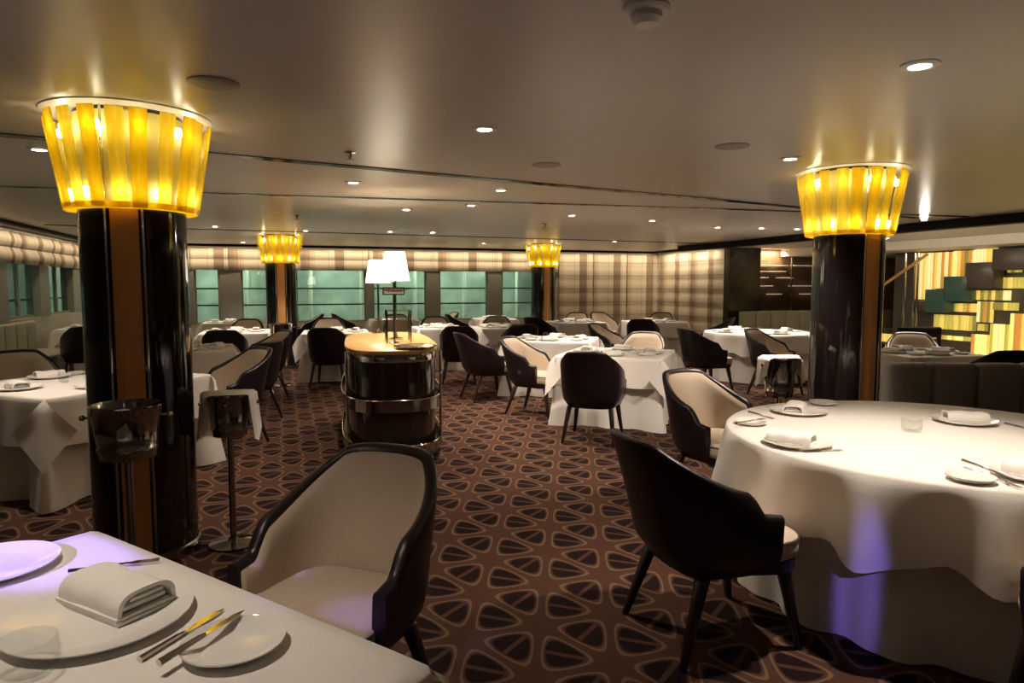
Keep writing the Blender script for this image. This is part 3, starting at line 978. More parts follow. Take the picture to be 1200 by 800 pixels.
# tableware meshes
def plate_mesh(R_, nm):
    return MB().lathe([(0.0001, 0.004), (R_ * 0.60, 0.004), (R_ * 0.66, 0.006), (R_ * 0.97, 0.019), (R_, 0.021), (R_, 0.018), (R_ * 0.70, 0.001), (R_ * 0.6, 0.0), (0.0001, 0.0)], 56).mesh(nm, 'porcelain', smooth=True, angle=70)
def napkin_mesh():
    """folded napkin roll: a flattened tube with an open end and a loose flap below"""
    L = 0.20
    prof = []
    for i in range(25):
        a = PI * i / 24
        prof.append((0.058 * math.copysign(abs(math.cos(a)) ** 0.6, math.cos(a)), 0.010 + 0.042 * math.sin(a) ** 0.7))
    outer = prof
    inner = [(x * 0.86, max(0.014, 0.006 + (z - 0.006) * 0.84)) for x, z in prof]
    m = MB()
    loop = outer + list(reversed(inner))
    n = len(loop)
    k = 11
    vs_ = []
    for j in range(k):
        y = -L / 2 + L * j / (k - 1)
        sag = 0.003 * math.sin(j * 1.3)
        for (x, z) in loop: vs_.append((x * (1 + 0.03 * math.sin(j * 0.9)), y, z + (sag if z > 0.03 else 0)))
    fs = [(j * n + i, j * n + (i + 1) % n, (j + 1) * n + (i + 1) % n, (j + 1) * n + i) for j in range(k - 1) for i in range(n)]
    m.add(vs_, fs)
    for j in (0, k - 1):
        m.add([vs_[j * n + i] for i in range(n)], [(i, i + 1, n - 2 - i, n - 1 - i) for i in range(24)])
    m.box((0, 0, 0.003), (0.125, L + 0.012, 0.006))
    m.box((0.004, 0, 0.0095), (0.118, L + 0.004, 0.006))
    # inner folds seen at the open ends
    m.box((0.002, 0, 0.021), (0.088, L - 0.02, 0.007))
    m.box((-0.008, 0, 0.030), (0.066, L - 0.03, 0.006))
    return m.mesh('napkin', 'napkin_linen', smooth=True, angle=50)
def knife_mesh():
    L = 0.23
    m = MB()
    pts = [(0, -L / 2, .004), (0, -0.02, .005), (0, 0.0, .004)]
    m.tube(pts, [0.0075, 0.006, 0.0045], 8)
    bl = [(-0.004, 0.0), (-0.009, 0.03), (-0.009, 0.09), (0.0, L / 2), (0.007, 0.09), (0.006, 0.0)]
    m.prism(bl, 0.0028, 0.0048)
    return m.mesh('knife', 'cutlery_steel', smooth=True, angle=40)
def fork_mesh():
    m = MB()
    m.tube([(0, -0.105, .004), (0, -0.03, .005), (0, 0.035, .007)], [0.007, 0.004, 0.004], 8)
    m.prism([(-0.004, 0.03), (-0.012, 0.05), (-0.012, 0.06), (0.012, 0.06), (0.012, 0.05), (0.004, 0.03)], 0.005, 0.0075)
    for i in range(4): m.box((-0.010 + 0.0067 * i, 0.083, 0.006), (0.0035, 0.048, 0.0025))
    return m.mesh('fork', 'cutlery_steel', smooth=True, angle=40)
def glass_mesh(r, h, nm):
    return MB().lathe([(0.0001, 0.0), (r * 0.78, 0.0), (r * 0.96, h * 0.25), (r, h * 0.55), (r * 0.92, h), (r * 0.88, h), (r * 0.95, h * 0.55), (r * 0.9, h * 0.28), (r * 0.7, 0.008), (0.0001, 0.008)], 32).mesh(nm, 'clear_glass', smooth=True, angle=60)
M_CHARGER, M_BREAD, M_NAP, M_KNIFE, M_FORK = plate_mesh(0.155, 'charger_plate'), plate_mesh(0.085, 'bread_plate'), napkin_mesh(), knife_mesh(), fork_mesh()
M_VOTIVE, M_TUMBLER = glass_mesh(0.05, 0.065, 'glass_votive'), glass_mesh(0.036, 0.085, 'tumbler')
ZP = ZT + 0.0012
def put(name, me, x, y, rz, label, cat, z=ZP, group=None):
    return tag(link(name, me, None, (x, y, z), rz), label, cat, group)
def settings(tx, ty, ang, L, W, desc, sides=(0, 1, 2, 3), glasses=1, rnd=0):
    """place settings on a table farther back: charger, napkin, bread plate for every seat"""
    rng = random.Random(int(tx * 97 + ty * 31))
    for s_ in sides:
        a = ang + s_ * PI / 2
        d = (W if s_ % 2 == 0 else L) / 2 - 0.19 if not rnd else rnd - 0.22
        c = Vector((tx + math.sin(a) * d, ty - math.cos(a) * d))
        dirn = c - Vector((tx, ty))
        if abs(dirn.x) > abs(dirn.y): sd = 'left' if dirn.x < 0 else 'right'
        else: sd = 'near' if dirn.y < 0 else 'far'
        side = Vector((math.cos(a), math.sin(a)))
        put('charger_plate', M_CHARGER, c.x, c.y, 0, 'charger plate on the %s side of %s' % (sd, desc), 'plate', group='chargers on ' + desc)
        put('napkin', M_NAP, c.x, c.y, a + PI / 2 + rng.uniform(-.5, .5), 'folded napkin on the %s side of %s' % (sd, desc), 'napkin', ZP + 0.0055, 'napkins on ' + desc)
        c2 = c - side * 0.25
        put('bread_plate', M_BREAD, c2.x, c2.y, 0, 'bread plate on the %s side of %s' % (sd, desc), 'plate', group='bread plates on ' + desc)
    for g in range(glasses):
        a = ang + 0.7 + g * 2.1
        put('tumbler', M_TUMBLER, tx + 0.13 * math.cos(a), ty + 0.13 * math.sin(a), 0, 'small clear glass in the middle of ' + desc, 'glass', group='glasses on ' + desc)

# --- foreground table (left)
c0 = Vector((-1.28, 2.03))
u_ = Vector((0.83, -0.557)).normalized()
v_ = Vector((-u_.y, u_.x)) * -1
T1L, T1W = 1.34, 1.10
T1c = c0 + u_ * T1L / 2 + v_ * T1W / 2
T1a = math.atan2(u_.y, u_.x)
table_square(T1c.x, T1c.y, T1a, 'white-clothed table in the foreground at the bottom left corner', T1L, T1W, 0.28, 3)
chair(-0.60, 2.20, -0.36, -0.93, 'large foreground tub chair turned toward the viewer at the bottom left table')
q = U(118, 728, ZT); put('charger_plate', plate_mesh(0.19, 'charger_plate'), q.x, q.y, 0, 'large white charger plate under the napkin on the foreground table', 'plate')
q = U(138, 708, ZT); put('napkin', M_NAP, q.x, q.y, T1a + 0.10 + PI / 2 + PI, 'folded white napkin roll on the foreground charger plate', 'napkin', ZP + 0.0055).scale = (1.2, 1.15, 1.2)
q = U(274, 760, ZT); put('bread_plate', plate_mesh(0.103, 'bread_plate'), q.x, q.y, 0, 'small white bread plate at the right of the foreground table', 'plate')
q = U(-10, 668, ZT); put('charger_plate', M_CHARGER, q.x, q.y, 0, 'white plate cut off by the left edge on the foreground table', 'plate')
q = U(32, 790, ZT); put('glass_votive', glass_mesh(0.058, 0.07, 'glass_votive'), q.x, q.y, 0, 'clear glass votive bowl at the bottom left on the foreground table', 'glass')
def along(pa, pb, z):
    a, b_ = U(*pa, z), U(*pb, z)
    d = b_ - a
    return (a + b_) / 2, math.atan2(-d.x, d.y)
c_, r_ = along((165, 775), (262, 716), ZT); o = put('knife', M_KNIFE, c_.x, c_.y, r_, 'dinner knife with shining handle beside the foreground charger', 'knife')
c_, r_ = along((182, 783), (290, 716), ZT + .02); o = put('butter_knife', M_KNIFE, c_.x, c_.y, r_ , 'butter knife reflecting amber light, lying across the foreground bread plate', 'knife', ZP + 0.0215)
c_, r_ = along((110, 668), (158, 662), ZT); put('fork', M_FORK, c_.x, c_.y, r_, 'fork whose end shows behind the foreground napkin', 'fork')

# --- big round table (right)
RX, RY, RR = 2.15, 3.40, 1.0
table_round(RX, RY, RR, 'large round table with long white cloth at the right', 0.34, 13, 5, 0.046)
chair(0.84, 2.86, 0.95, 0.30, 'dark tub chair seen from its side, pulled up to the round table in front')
chair(1.42, 4.60, 0.52, -0.85, 'tub chair facing the viewer on the far left of the round table')
chair(1.93, 1.96, 0.16, 0.98, 'dark tub chair cut off by the right edge at the round table')
def place(px, py, R_me, name, lb, cat, rz=0.0, z=ZP):
    q = U(px, py, ZT)
    return put(name, R_me, q.x, q.y, rz, lb, cat, z)
q = U(934, 521, ZT); put('charger_plate', M_CHARGER, q.x, q.y, 0, 'charger plate at the front left of the round table', 'plate'); put('napkin', M_NAP, q.x - 0.02, q.y + 0.02, math.radians(52), 'folded napkin at the front left of the round table', 'napkin', ZP + 0.0055)
q = U(936, 484, ZT); put('charger_plate', M_CHARGER, q.x, q.y, 0, 'charger plate at the far left of the round table', 'plate'); put('napkin', M_NAP, q.x - 0.02, q.y + 0.01, math.radians(-28), 'folded napkin peaked up at the far left of the round table', 'napkin', ZP + 0.0055)
q = U(1130, 495, ZT); put('charger_plate', M_CHARGER, q.x, q.y, 0, 'charger plate on the far side of the round table', 'plate'); put('napkin', M_NAP, q.x + 0.01, q.y + 0.01, math.radians(75), 'napkin roll on the far side of the round table', 'napkin', ZP + 0.0055)
q = U(1137, 563, ZT); put('bread_plate', M_BREAD, q.x, q.y, 0, 'small bread plate near the front edge of the round table', 'plate')
q = U(1215, 560, ZT); put('charger_plate', M_CHARGER, q.x, q.y, 0, 'charger plate cut off by the right edge on the round table', 'plate'); put('napkin', M_NAP, q.x, q.y, math.radians(20), 'napkin at the right edge of the round table', 'napkin', ZP + 0.0055)
q = U(880, 497, ZT); put('bread_plate', M_BREAD, q.x, q.y, 0, 'small bread plate at the left rim of the round table', 'plate')
q = U(1068, 505, ZT); put('glass_votive', M_VOTIVE, q.x, q.y, 0, 'clear glass votive bowl in the middle of the round table', 'glass')
q = U(965, 474, ZT); put('bread_plate', M_BREAD, q.x, q.y, 0, 'small bread plate at the back of the round table', 'plate')
c_, r_ = along((925, 530), (998, 528), ZT); put('knife', M_KNIFE, c_.x, c_.y, r_, 'knife at the near edge of the front left charger on the round table', 'knife')
c_, r_ = along((1126, 546), (1180, 566), ZT); put('butter_knife', M_KNIFE, c_.x, c_.y, r_, 'butter knife across the small plate at the front of the round table', 'knife', ZP + 0.0215)
c_, r_ = along((1152, 556), (1192, 572), ZT); put('fork', M_FORK, c_.x, c_.y, r_, 'fork beside the small plate at the front of the round table', 'fork')
c_, r_ = along((858, 502), (900, 496), ZT); put('fork', M_FORK, c_.x, c_.y, r_, 'fork across the small plate at the left rim of the round table', 'fork', ZP + 0.0215)
c_, r_ = along((880, 484), (905, 491), ZT); put('knife', M_KNIFE, c_.x, c_.y, r_, 'knife in front of the far left charger on the round table', 'knife')
c_, r_ = along((1185, 499), (1215, 506), ZT); put('knife', M_KNIFE, c_.x, c_.y, r_, 'knife right of the far charger on the round table', 'knife')

# --- left table behind the column
A17 = Vector((-3.1, 4.48)); ab = Vector((0.4, 0.92)).normalized(); ad = Vector((-0.92, 0.4)).normalized()
t17 = A17 + ab * 0.675 + ad * 0.6
an17 = math.atan2(ab.y, ab.x)
table_square(t17.x, t17.y, an17, 'white-clothed table half hidden behind the large left column', 1.35, 1.2, 0.33, 8)
chair(-2.70, 6.42, -0.62, -0.78, 'tub chair with beige back just right of the large left column')
chair(-4.42, 6.15, 0.72, -0.70, 'tub chair with shaded beige back at the left edge of the picture')
settings(t17.x, t17.y, an17, 1.35, 1.2, 'the table behind the large left column', (0, 1, 2, 3), 2)

# --- tables farther back: (x, y, angle, label, L, W, seed)
DEG = math.radians
TAB = [
    (1.18, 7.60, DEG(-20), 'the square table in the centre right', 1.1, 1.1, 11),
    (0.58, 9.55, DEG(-14), 'the table left of the centre right square table', 1.12, 1.0, 12),
    (-2.86, 11.05, DEG(14), 'the table just left of the service station', 1.0, 1.0, 13),
    (-1.32, 12.25, DEG(18), 'the table just right behind the service station', 0.82, 0.82, 14),
    (-0.26, 12.35, DEG(18), 'the table left of the farthest column', 0.82, 0.82, 15),
    (1.30, 14.10, DEG(18), 'the table right of the farthest column', 0.95, 0.95, 16),
    (2.95, 14.20, DEG(12), 'the table before the full-length blinds', 1.0, 1.0, 17),
    (-3.86, 8.10, DEG(24), 'the table left of the standing ice bucket', 1.0, 1.0, 18),
    (-4.50, 11.10, DEG(18), 'the table in front of the far left column', 1.0, 1.0, 19),
    (-2.60, 15.00, DEG(18), 'the window table behind the table lamps', 0.95, 0.95, 20),
    (-5.75, 13.90, DEG(18), 'the window table left of the far left column', 0.95, 0.95, 21),
    (-7.45, 12.1, DEG(18), 'the table beside the left wall banquette', 0.9, 0.9, 22),
    (4.55, 7.60, DEG(10), 'the table behind the grey banquette', 1.0, 0.9, 23),
    (-0.40, 15.45, DEG(18), 'the window table left behind the farthest column', 0.8, 0.8, 25),
]
for (x, y, a, lb, L, W, sd) in TAB:
    table_square(x, y, a, 'white-clothed square table, ' + lb[4:], L, W, 0.30, sd)
    settings(x, y, a, L, W, lb, glasses=1 if y > 12 else 2)
table_round(3.95, 11.0, 0.80, 'round white-clothed table in front of the green banquette', 0.30, 10, 31)
settings(3.95, 11.0, 0.3, 0, 0, 'the round table before the green banquette', (0, 1, 2, 3), 1, 0.80)

CHAIRS = [
    (0.79, 6.58, 0.30, 0.95, 'dark tub chair seen from behind at the centre right square table'),
    (0.27, 7.95, 0.88, -0.47, 'beige-backed tub chair left of the centre right square table'),
    (1.63, 8.62, -0.34, -0.94, 'beige-backed tub chair behind the centre right square table'),
    (-0.28, 8.98, 0.90, 0.42, 'dark tub chair in side view right of the service station'),
    (-0.82, 10.55, -0.05, 1.0, 'dark tub chair seen from behind just right of the service station'),
    (0.10, 11.05, -0.25, 0.97, 'dark tub chair with its top rising behind the centre table'),
    (-2.72, 10.15, -0.04, 1.0, 'dark tub chair seen from behind left of the service station'),
    (-3.35, 12.45, 0.25, -0.97, 'beige-backed tub chair behind the table left of the service station'),
    (-1.47, 13.1, 0.15, -1.0, 'beige-backed tub chair right of the table lamps'),
    (-0.30, 13.1, 0.0, -1.0, 'beige-backed tub chair left of the farthest column'),
    (1.62, 10.8, 0.86, -0.50, 'tub chair half showing its beige inside behind the centre right tables'),
    (2.45, 12.7, 0.30, 0.95, 'dark tub chair seen from behind before the full-length blinds'),
    (3.85, 13.1, -0.88, 0.47, 'dark tub chair with its back to the bay wall blinds'),
    (2.78, 9.75, 0.94, 0.34, 'dark tub chair in side view left of the round table by the green banquette'),
    (3.62, 9.35, 0.55, -0.60, 'tub chair behind the cloth-draped bucket by the right column'),
    (-2.98, 7.55, -0.90, 0.42, 'dark tub chair beside the beige-backed one right of the large left column'),
    (-3.35, 9.05, -0.72, -0.69, 'beige-backed tub chair in front of the distant left column'),
    (-4.06, 9.65, -0.28, 0.96, 'dark tub chair seen from behind between large left and distant columns'),
    (-4.72, 12.05, 0.2, -0.98, 'beige-backed tub chair behind the table in front of the far left column'),
    (-5.35, 11.0, 0.96, 0.28, 'dark tub chair peeking out right of the large left column'),
    (-4.45, 14.6, -0.9, -0.3, 'tub chair right behind the distant left column'),
    (-3.52, 14.9, 0.9, 0.40, 'dark tub chair tilted by the window left of the table lamps'),
    (-2.35, 14.1, 0.30, -0.95, 'tub chair at the window seen between the table lamps'),
    (-1.62, 15.55, -0.9, -0.42, 'tub chair by the window right of the lamps, pair left'),
    (-1.02, 14.6, 0.95, 0.3, 'dark tub chair by the window, pair right'),
    (0.72, 13.5, 0.60, 0.80, 'tub chair hard right of the farthest column'),
    (1.35, 15.0, -0.30, -0.95, 'tub chair between farthest column and full-length blinds, left'),
    (2.12, 15.3, 0.45, -0.90, 'tub chair between farthest column and full-length blinds, right'),
    (3.30, 15.1, -0.25, -0.97, 'beige-backed tub chair under the full-length blinds near the corner'),
    (-6.55, 10.4, -0.60, 0.80, 'dark tub chair beside the left wall banquette'),
    (-7.85, 12.95, 0.2, -0.98, 'beige-backed tub chair by the left windows'),
    (4.95, 8.35, -0.42, -0.90, 'beige-backed tub chair before the amber mosaic'),
    (4.75, 6.75, 0.05, 1.0, 'dark tub chair rising behind the grey banquette'),
]
RECTS = [(x, y, a, L / 2 + 0.035, W / 2 + 0.035) for (x, y, a, lb, L, W, sd) in TAB] + [(t17.x, t17.y, an17, 0.71, 0.635)]
def corners(x, y, a, x0, x1, y0, y1):
    c, s_ = math.cos(a), math.sin(a)
    return [Vector((x + c * u - s_ * v, y + s_ * u + c * v)) for u, v in ((x0, y0), (x1, y0), (x1, y1), (x0, y1))]
def sat(P, Q):
    for S_ in (P, Q):
        for i in range(4):
            e = S_[(i + 1) % 4] - S_[i]
            n = Vector((-e.y, e.x))
            p, q_ = [n.dot(v) for v in P], [n.dot(v) for v in Q]
            if max(p) <= min(q_) or max(q_) <= min(p): return False
    return True
for (x, y, a, b_, lb) in CHAIRS:
    f = Vector((a, b_)).normalized()
    rz = math.atan2(-f.x, f.y)
    for k in range(23):           # draw the chair back until its seat is clear of every cloth
        xx_, yy_ = x - f.x * 0.02 * k, y - f.y * 0.02 * k
        Cc = corners(xx_, yy_, rz, -0.27, 0.27, -0.33, 0.30)
        if not any(sat(Cc, corners(r_[0], r_[1], r_[2], -r_[3], r_[3], -r_[4], r_[4])) for r_ in RECTS): break
    chair(xx_, yy_, a, b_, lb)

# open-backed armchair in front of the stairs
t = thing('open_back_armchair', 'dark open-backed armchair in front of the amber mosaic', 'chair', (5.85, 10.0, 0), math.atan2(-0.12, 1.0))
link('top_rail', MB().box((0, -0.26, 0.83), (0.60, 0.07, 0.15)).mesh('top_rail', 'aubergine_leather', bevel=0.025), t)
link('seat_cushion', MB().box((0, 0, 0.43), (0.54, 0.54, 0.09)).mesh('seat_cushion', 'aubergine_leather', bevel=0.03), t)
for sx in (-1, 1):
    link('leg', MB().box((sx * 0.27, -0.26, 0.39), (0.05, 0.05, 0.78)).mesh('leg', 'dark_wood', bevel=0.006), t)
    link('leg', MB().box((sx * 0.27, 0.25, 0.31), (0.045, 0.045, 0.62)).mesh('leg', 'dark_wood', bevel=0.006), t)
    link('arm', MB().box((sx * 0.27, 0, 0.635), (0.05, 0.56, 0.035)).mesh('arm', 'dark_wood', bevel=0.008), t)

# ------------------------------------------------------------------ ice buckets on stands
def bucket(x, y, lb, h=0.90, r=0.125, cloth=False, mat='dark_chrome', hang=0.20, hb=0.24):
    t = thing('ice_bucket_stand', lb, 'ice bucket', (x, y, 0), 0.3)
    z0 = h - hb
    link('base', MB().lathe([(0.13, 0), (0.135, 0.012), (0.10, 0.02), (0.03, 0.028), (0.02, 0.05)], 36).mesh('base', mat, smooth=True, angle=50), t)
    link('pole', MB().tube([(0, 0, 0.03), (0, 0, z0)], 0.018, 16).mesh('pole', mat, smooth=True), t)
    bk = link('bucket', MB().lathe([(0.02, z0 - 0.012), (0.05, z0 - 0.004), (r * 0.76, z0), (r * 0.80, z0 + 0.03), (r * 0.84, z0 + 0.035), (r * 0.84, z0 + 0.05), (r * 0.81, z0 + 0.055), (r * 0.98, h - 0.012), (r * 1.04, h - 0.006), (r * 1.04, h),
                                    (r * 0.97, h), (r * 0.93, h - 0.02), (r * 0.74, z0 + 0.02), (0.0001, z0 + 0.015)], 44).mesh('bucket', mat, smooth=True, angle=50), t)
    for s_ in (-1, 1):
        link('handle', MB().lathe([(0.0001, -0.014), (0.01, -0.010), (0.014, 0), (0.01, 0.010), (0.0001, 0.014)], 12, (s_ * (r + 0.028), 0, h - 0.055))
             .tube([(s_ * r * 0.9, 0, h - 0.055), (s_ * (r + 0.02), 0, h - 0.055)], 0.006).mesh('handle', 'chrome', smooth=True), bk)
    if cloth:
        # a napkin laid over the bucket, falling on both sides
        rows = []
        rim = r * 1.04 + 0.008
        n = 30
        for j in range(13):
            v = -0.11 + 0.22 * j / 12
            row = []
            lim = math.sqrt(max(0.0001, rim * rim - v * v * 0.8))
            for i in range(n + 1):
                s_ = -1 + 2 * i / n
                tot = lim + hang * (1 + 0.25 * math.sin(v * 20 + (1 if s_ < 0 else 3)))
                q = s_ * tot
                if abs(q) <= lim: row.append((q, v, h + 0.010 + 0.006 * math.cos(v * 30)))
                else:
                    dd = abs(q) - lim
                    row.append((math.copysign(lim + 0.012 + 0.10 * dd + 0.008 * math.sin(v * 45), q), v * (1 - 0.35 * min(1, dd / hang)), h + 0.004 - dd))
            rows.append(row)
        m = MB().grid(rows).mesh('napkin', 'napkin_linen', smooth=True, angle=80)
        link_c = tag(link('bucket_napkin', m, None, (x, y, 0), 0.3 if cloth is True else cloth), 'white napkin draped over the ' + lb.split(',')[0], 'napkin')
    return t
bucket(-1.715, 3.0, 'dark metal ice bucket, standing in front of the large left column', 0.975, 0.146, False)
q = U(268, 637, 0); bucket(q.x + 0.03, q.y, 'ice bucket on a slim pole, right of the large left column', 0.885, 0.122, True, hang=0.22)
q = U(331, 452, 0); bucket(q.x, q.y, 'shiny ice bucket on a pole, in front of the distant left column', 0.93, 0.165, False, 'chrome')
bucket(2.02, 5.12, 'silver ice bucket, beside the right column', 0.96, 0.125, 0.02, 'dark_chrome', hang=0.18, hb=0.30)

# ------------------------------------------------------------------ service station with lamps, rack, sign, tray
SC = Vector((-1.21, 6.68))
t = thing('service_station', 'oval dark service station with honey wood top in the middle aisle', 'service station', (SC.x, SC.y, 0), math.radians(13))
def oval(hw, hl, n=64, e=0.62):
    out = []
    for i in range(n):
        a = 2 * PI * i / n
        out.append((hw * math.copysign(abs(math.cos(a)) ** e, math.cos(a)), hl * math.copysign(abs(math.sin(a)) ** e, math.sin(a))))
    return out
HW, HL = 0.42, 1.17
def sm(nm, hw, hl, z0, z1, mat, bev=0.006):
    return link(nm, MB().prism(oval(hw, hl), z0, z1).mesh(nm, mat, bevel=bev, angle=50), t)
sm('base', HW - 0.02, HL - 0.02, 0.0, 0.09, 'station_lacquer')
sm('body', HW - 0.022, HL - 0.022, 0.085, 0.90, 'station_lacquer')
sm('metal_band', HW - 0.012, HL - 0.012, 0.865, 0.937, 'chrome')
sm('wood_top', HW, HL, 0.935, 0.965, 'honey_wood')
for z0, z1 in ((0.46, 0.56), (0.09, 0.18)):
    sh = sm('ledge', HW + 0.030, HL + 0.030, z0, z0 + 0.022, 'station_lacquer')
    bd = link('ledge_guard', MB().grid([[(*p, z0) for p in oval(HW + 0.034, HL + 0.034, 65 - 1) + [oval(HW + 0.034, HL + 0.034, 64)[0]]], [(*p, z1) for p in oval(HW + 0.034, HL + 0.034, 64) + [oval(HW + 0.034, HL + 0.034, 64)[0]]]]).mesh('ledge_guard', 'dark_chrome', smooth=True), sh)
    link('rail', MB().tube([(*p, z1) for p in oval(HW + 0.034, HL + 0.034, 96)], 0.006, 6, True).mesh('rail', 'chrome', smooth=True), sh)
for (x, y) in ((-0.40, -0.86), (0.40, -0.86), (-0.41, 0.8), (0.41, 0.8)):
    link('post', MB().tube([(x, y, 0.10), (x, y, 0.935)], 0.012, 10).mesh('post', 'chrome', smooth=True), t)
RZ = Matrix.Rotation(math.radians(13), 3, 'Z')
def st(x, y, z=0.0):
    p = RZ @ Vector((x, y, z))
    return (p.x + SC.x, p.y + SC.y, z)
# small glasses on the lower ledge
OV = oval(HW + 0.006, HL + 0.006, 64)
gm = glass_mesh(0.013, 0.05, 'small_glass')
for k in range(38, 59, 2):
    x, y = OV[k]
    tag(link('small_glass', gm, None, st(x, y, 0.1125)), 'tiny glass on the lower ledge of the service station', 'glass', 'glasses on the station ledge')
ZTOP = 0.9655
def table_lamp(px, d, lb, zs0, zs1, rt, rb):
    x = (px - 600) / 800 * d
    t = thing('table_lamp', lb, 'lamp', (x, d, ZTOP))
    zz0, zz1 = zs0 - ZTOP, zs1 - ZTOP
    link('base', MB().lathe([(0.075, 0), (0.075, 0.012), (0.02, 0.022), (0.012, 0.05)], 28).mesh('base', 'chrome', smooth=True, angle=50), t)
    link('stem', MB().tube([(0, 0, 0.03), (0, 0, zz0 + 0.12)], 0.011, 12).mesh('stem', 'chrome', smooth=True), t)
    link('shade', MB().lathe([(rb, zz0), (rt, zz1), (rt - 0.003, zz1), (rb - 0.003, zz0)], 40, close=False).mesh('shade', 'lampshade', smooth=True), t)['label'] = 'glowing white fabric shade'
    lamp('lamp_bulb', 'POINT', (0, 0, zz0 + 0.10), 16, (1.0, 0.82, 0.56), t, shadow_soft_size=0.04)
table_lamp(463.5, 6.75, 'white table lamp on the service station, nearer and taller one', 1.545, 1.825, 0.098, 0.142)
table_lamp(443.5, 7.55, 'white table lamp on the service station, farther one at left', 1.525, 1.775, 0.095, 0.135)
# rack with a glass shelf
q = U(463, 402, ZTOP)
rk = thing('display_rack', 'small metal rack with a glass shelf on the service station', 'rack', (q.x, q.y + 0.18, ZTOP), math.radians(13))
for (x, y) in ((-0.11, -0.12), (0.11, -0.12), (-0.11, 0.12), (0.11, 0.12)):
    link('post', MB().tube([(x, y, 0), (x, y, 0.30)], 0.008, 8).mesh('post', 'dark_chrome', smooth=True), rk)
link('glass_shelf', MB().box((0, 0, 0.215), (0.30, 0.32, 0.008)).mesh('glass_shelf', 'shelf_glass', bevel=0.002), rk)
link('rail', MB().tube([(-0.11, -0.12, 0.295), (0.11, -0.12, 0.295), (0.11, 0.12, 0.295), (-0.11, 0.12, 0.295)], 0.003, 6, True).mesh('rail', 'dark_chrome'), rk)
# framed sign on a pole
sg = thing('pole_sign', 'small framed sign on a thin pole standing before the table lamps', 'sign', (q.x - 0.005, q.y + 0.0, ZTOP), 0.05)
link('pole', MB().tube([(0, 0, 0.01), (0, 0, 0.56)], 0.010, 10).mesh('pole', 'dark_chrome', smooth=True), sg)
link('base', MB().lathe([(0.05, 0), (0.05, 0.008), (0.015, 0.016)], 24).mesh('base', 'dark_chrome', smooth=True), sg)
fr = link('frame', MB().box((0, -0.012, 0.510), (0.20, 0.012, 0.012)).box((0, -0.012, 0.450), (0.20, 0.012, 0.012)).box((-0.096, -0.012, 0.48), (0.010, 0.012, 0.06)).box((0.096, -0.012, 0.48), (0.010, 0.012, 0.06)).mesh('frame', 'dark_metal'), sg)
link('face', MB().box((0, -0.010, 0.48), (0.185, 0.006, 0.05)).mesh('face', 'sign_face'), sg)
ink = MB()
rng = random.Random(4)
xx = -0.062
while xx < 0.06:
    wd = rng.uniform(0.006, 0.012)
    ink.box((xx + wd / 2, -0.0136, 0.48), (wd, 0.001, rng.choice([0.014, 0.018, 0.02])))
    xx += wd + 0.005
link('lettering', ink.mesh('lettering', 'sign_ink'), sg)['label'] = 'illegible dark lettering'
# silver oval tray
q = U(487, 408, ZTOP)
tr = thing('serving_tray', 'round silver tray on the front of the service station', 'tray', (q.x, q.y, ZTOP))
link('dish', MB().lathe([(0.0001, 0.002), (0.15, 0.002), (0.165, 0.016), (0.18, 0.020), (0.18, 0.023), (0.163, 0.020), (0.148, 0.006), (0.0001, 0.006)], 44).mesh('dish', 'cutlery_steel', smooth=True, angle=50), tr)
link('rim', MB().tube([(0.18 * math.cos(2 * PI * i / 40), 0.18 * math.sin(2 * PI * i / 40), 0.022) for i in range(40)], 0.005, 6, True).mesh('rim', 'chrome', smooth=True), tr)

# ------------------------------------------------------------------ banquettes
def banquette(p0, p1, n, label, mat, htop=0.92, hseat=0.46, flip=1, depth=0.58):
    """straight banquette from p0 to p1; the seat lies on the side of the left normal times flip"""
    p0, p1 = Vector(p0), Vector(p1)
    d = p1 - p0
    L = d.length
    t = thing('banquette', label, 'banquette', ((p0.x + p1.x) / 2, (p0.y + p1.y) / 2, 0), math.atan2(d.y, d.x))
    wd = L / n
    bk = MB().box((0, 0, htop / 2 + 0.03), (wd - 0.006, 0.13, htop - 0.06)).mesh('back_channel', mat, bevel=0.035, seg=3)
    stt = MB().box((0, 0, 0), (wd - 0.006, depth, 0.16)).mesh('seat_pad', mat, bevel=0.035, seg=3)
    for i in range(n):
        x = -L / 2 + wd * (i + 0.5)
        link('back_channel', bk, t, (x, 0, 0))
        if depth: link('seat_pad', stt, t, (x, flip * (0.05 + depth / 2), hseat - 0.08))
    link('plinth', MB().box((0, flip * (depth / 2), 0.15), (L, depth - 0.02, 0.30)).mesh('plinth', 'dark_wood', bevel=0.005), t)
    return t
q0 = U(1043, 426, 0.92)
banquette((q0.x, q0.y + 0.06), (q0.x + 2.3, q0.y + 0.0), 7, 'grey channelled banquette behind the round table', 'banquette_grey', 0.92, 0.46, -1, 0.5)
banquette(R(A_BAY - 0.05, B_PART - 0.35), R(A_BAY + 4.4, B_PART - 0.35), 11, 'pale green channelled banquette below the glass cabinet', 'banquette_green', 0.90, 0.46, -1)
banquette(R(A_L + 0.12, 13.15), R(A_L + 0.12, 8.6), 10, 'grey-green channelled banquette along the left wall', 'banquette_green', 0.92, 0.46, 1)

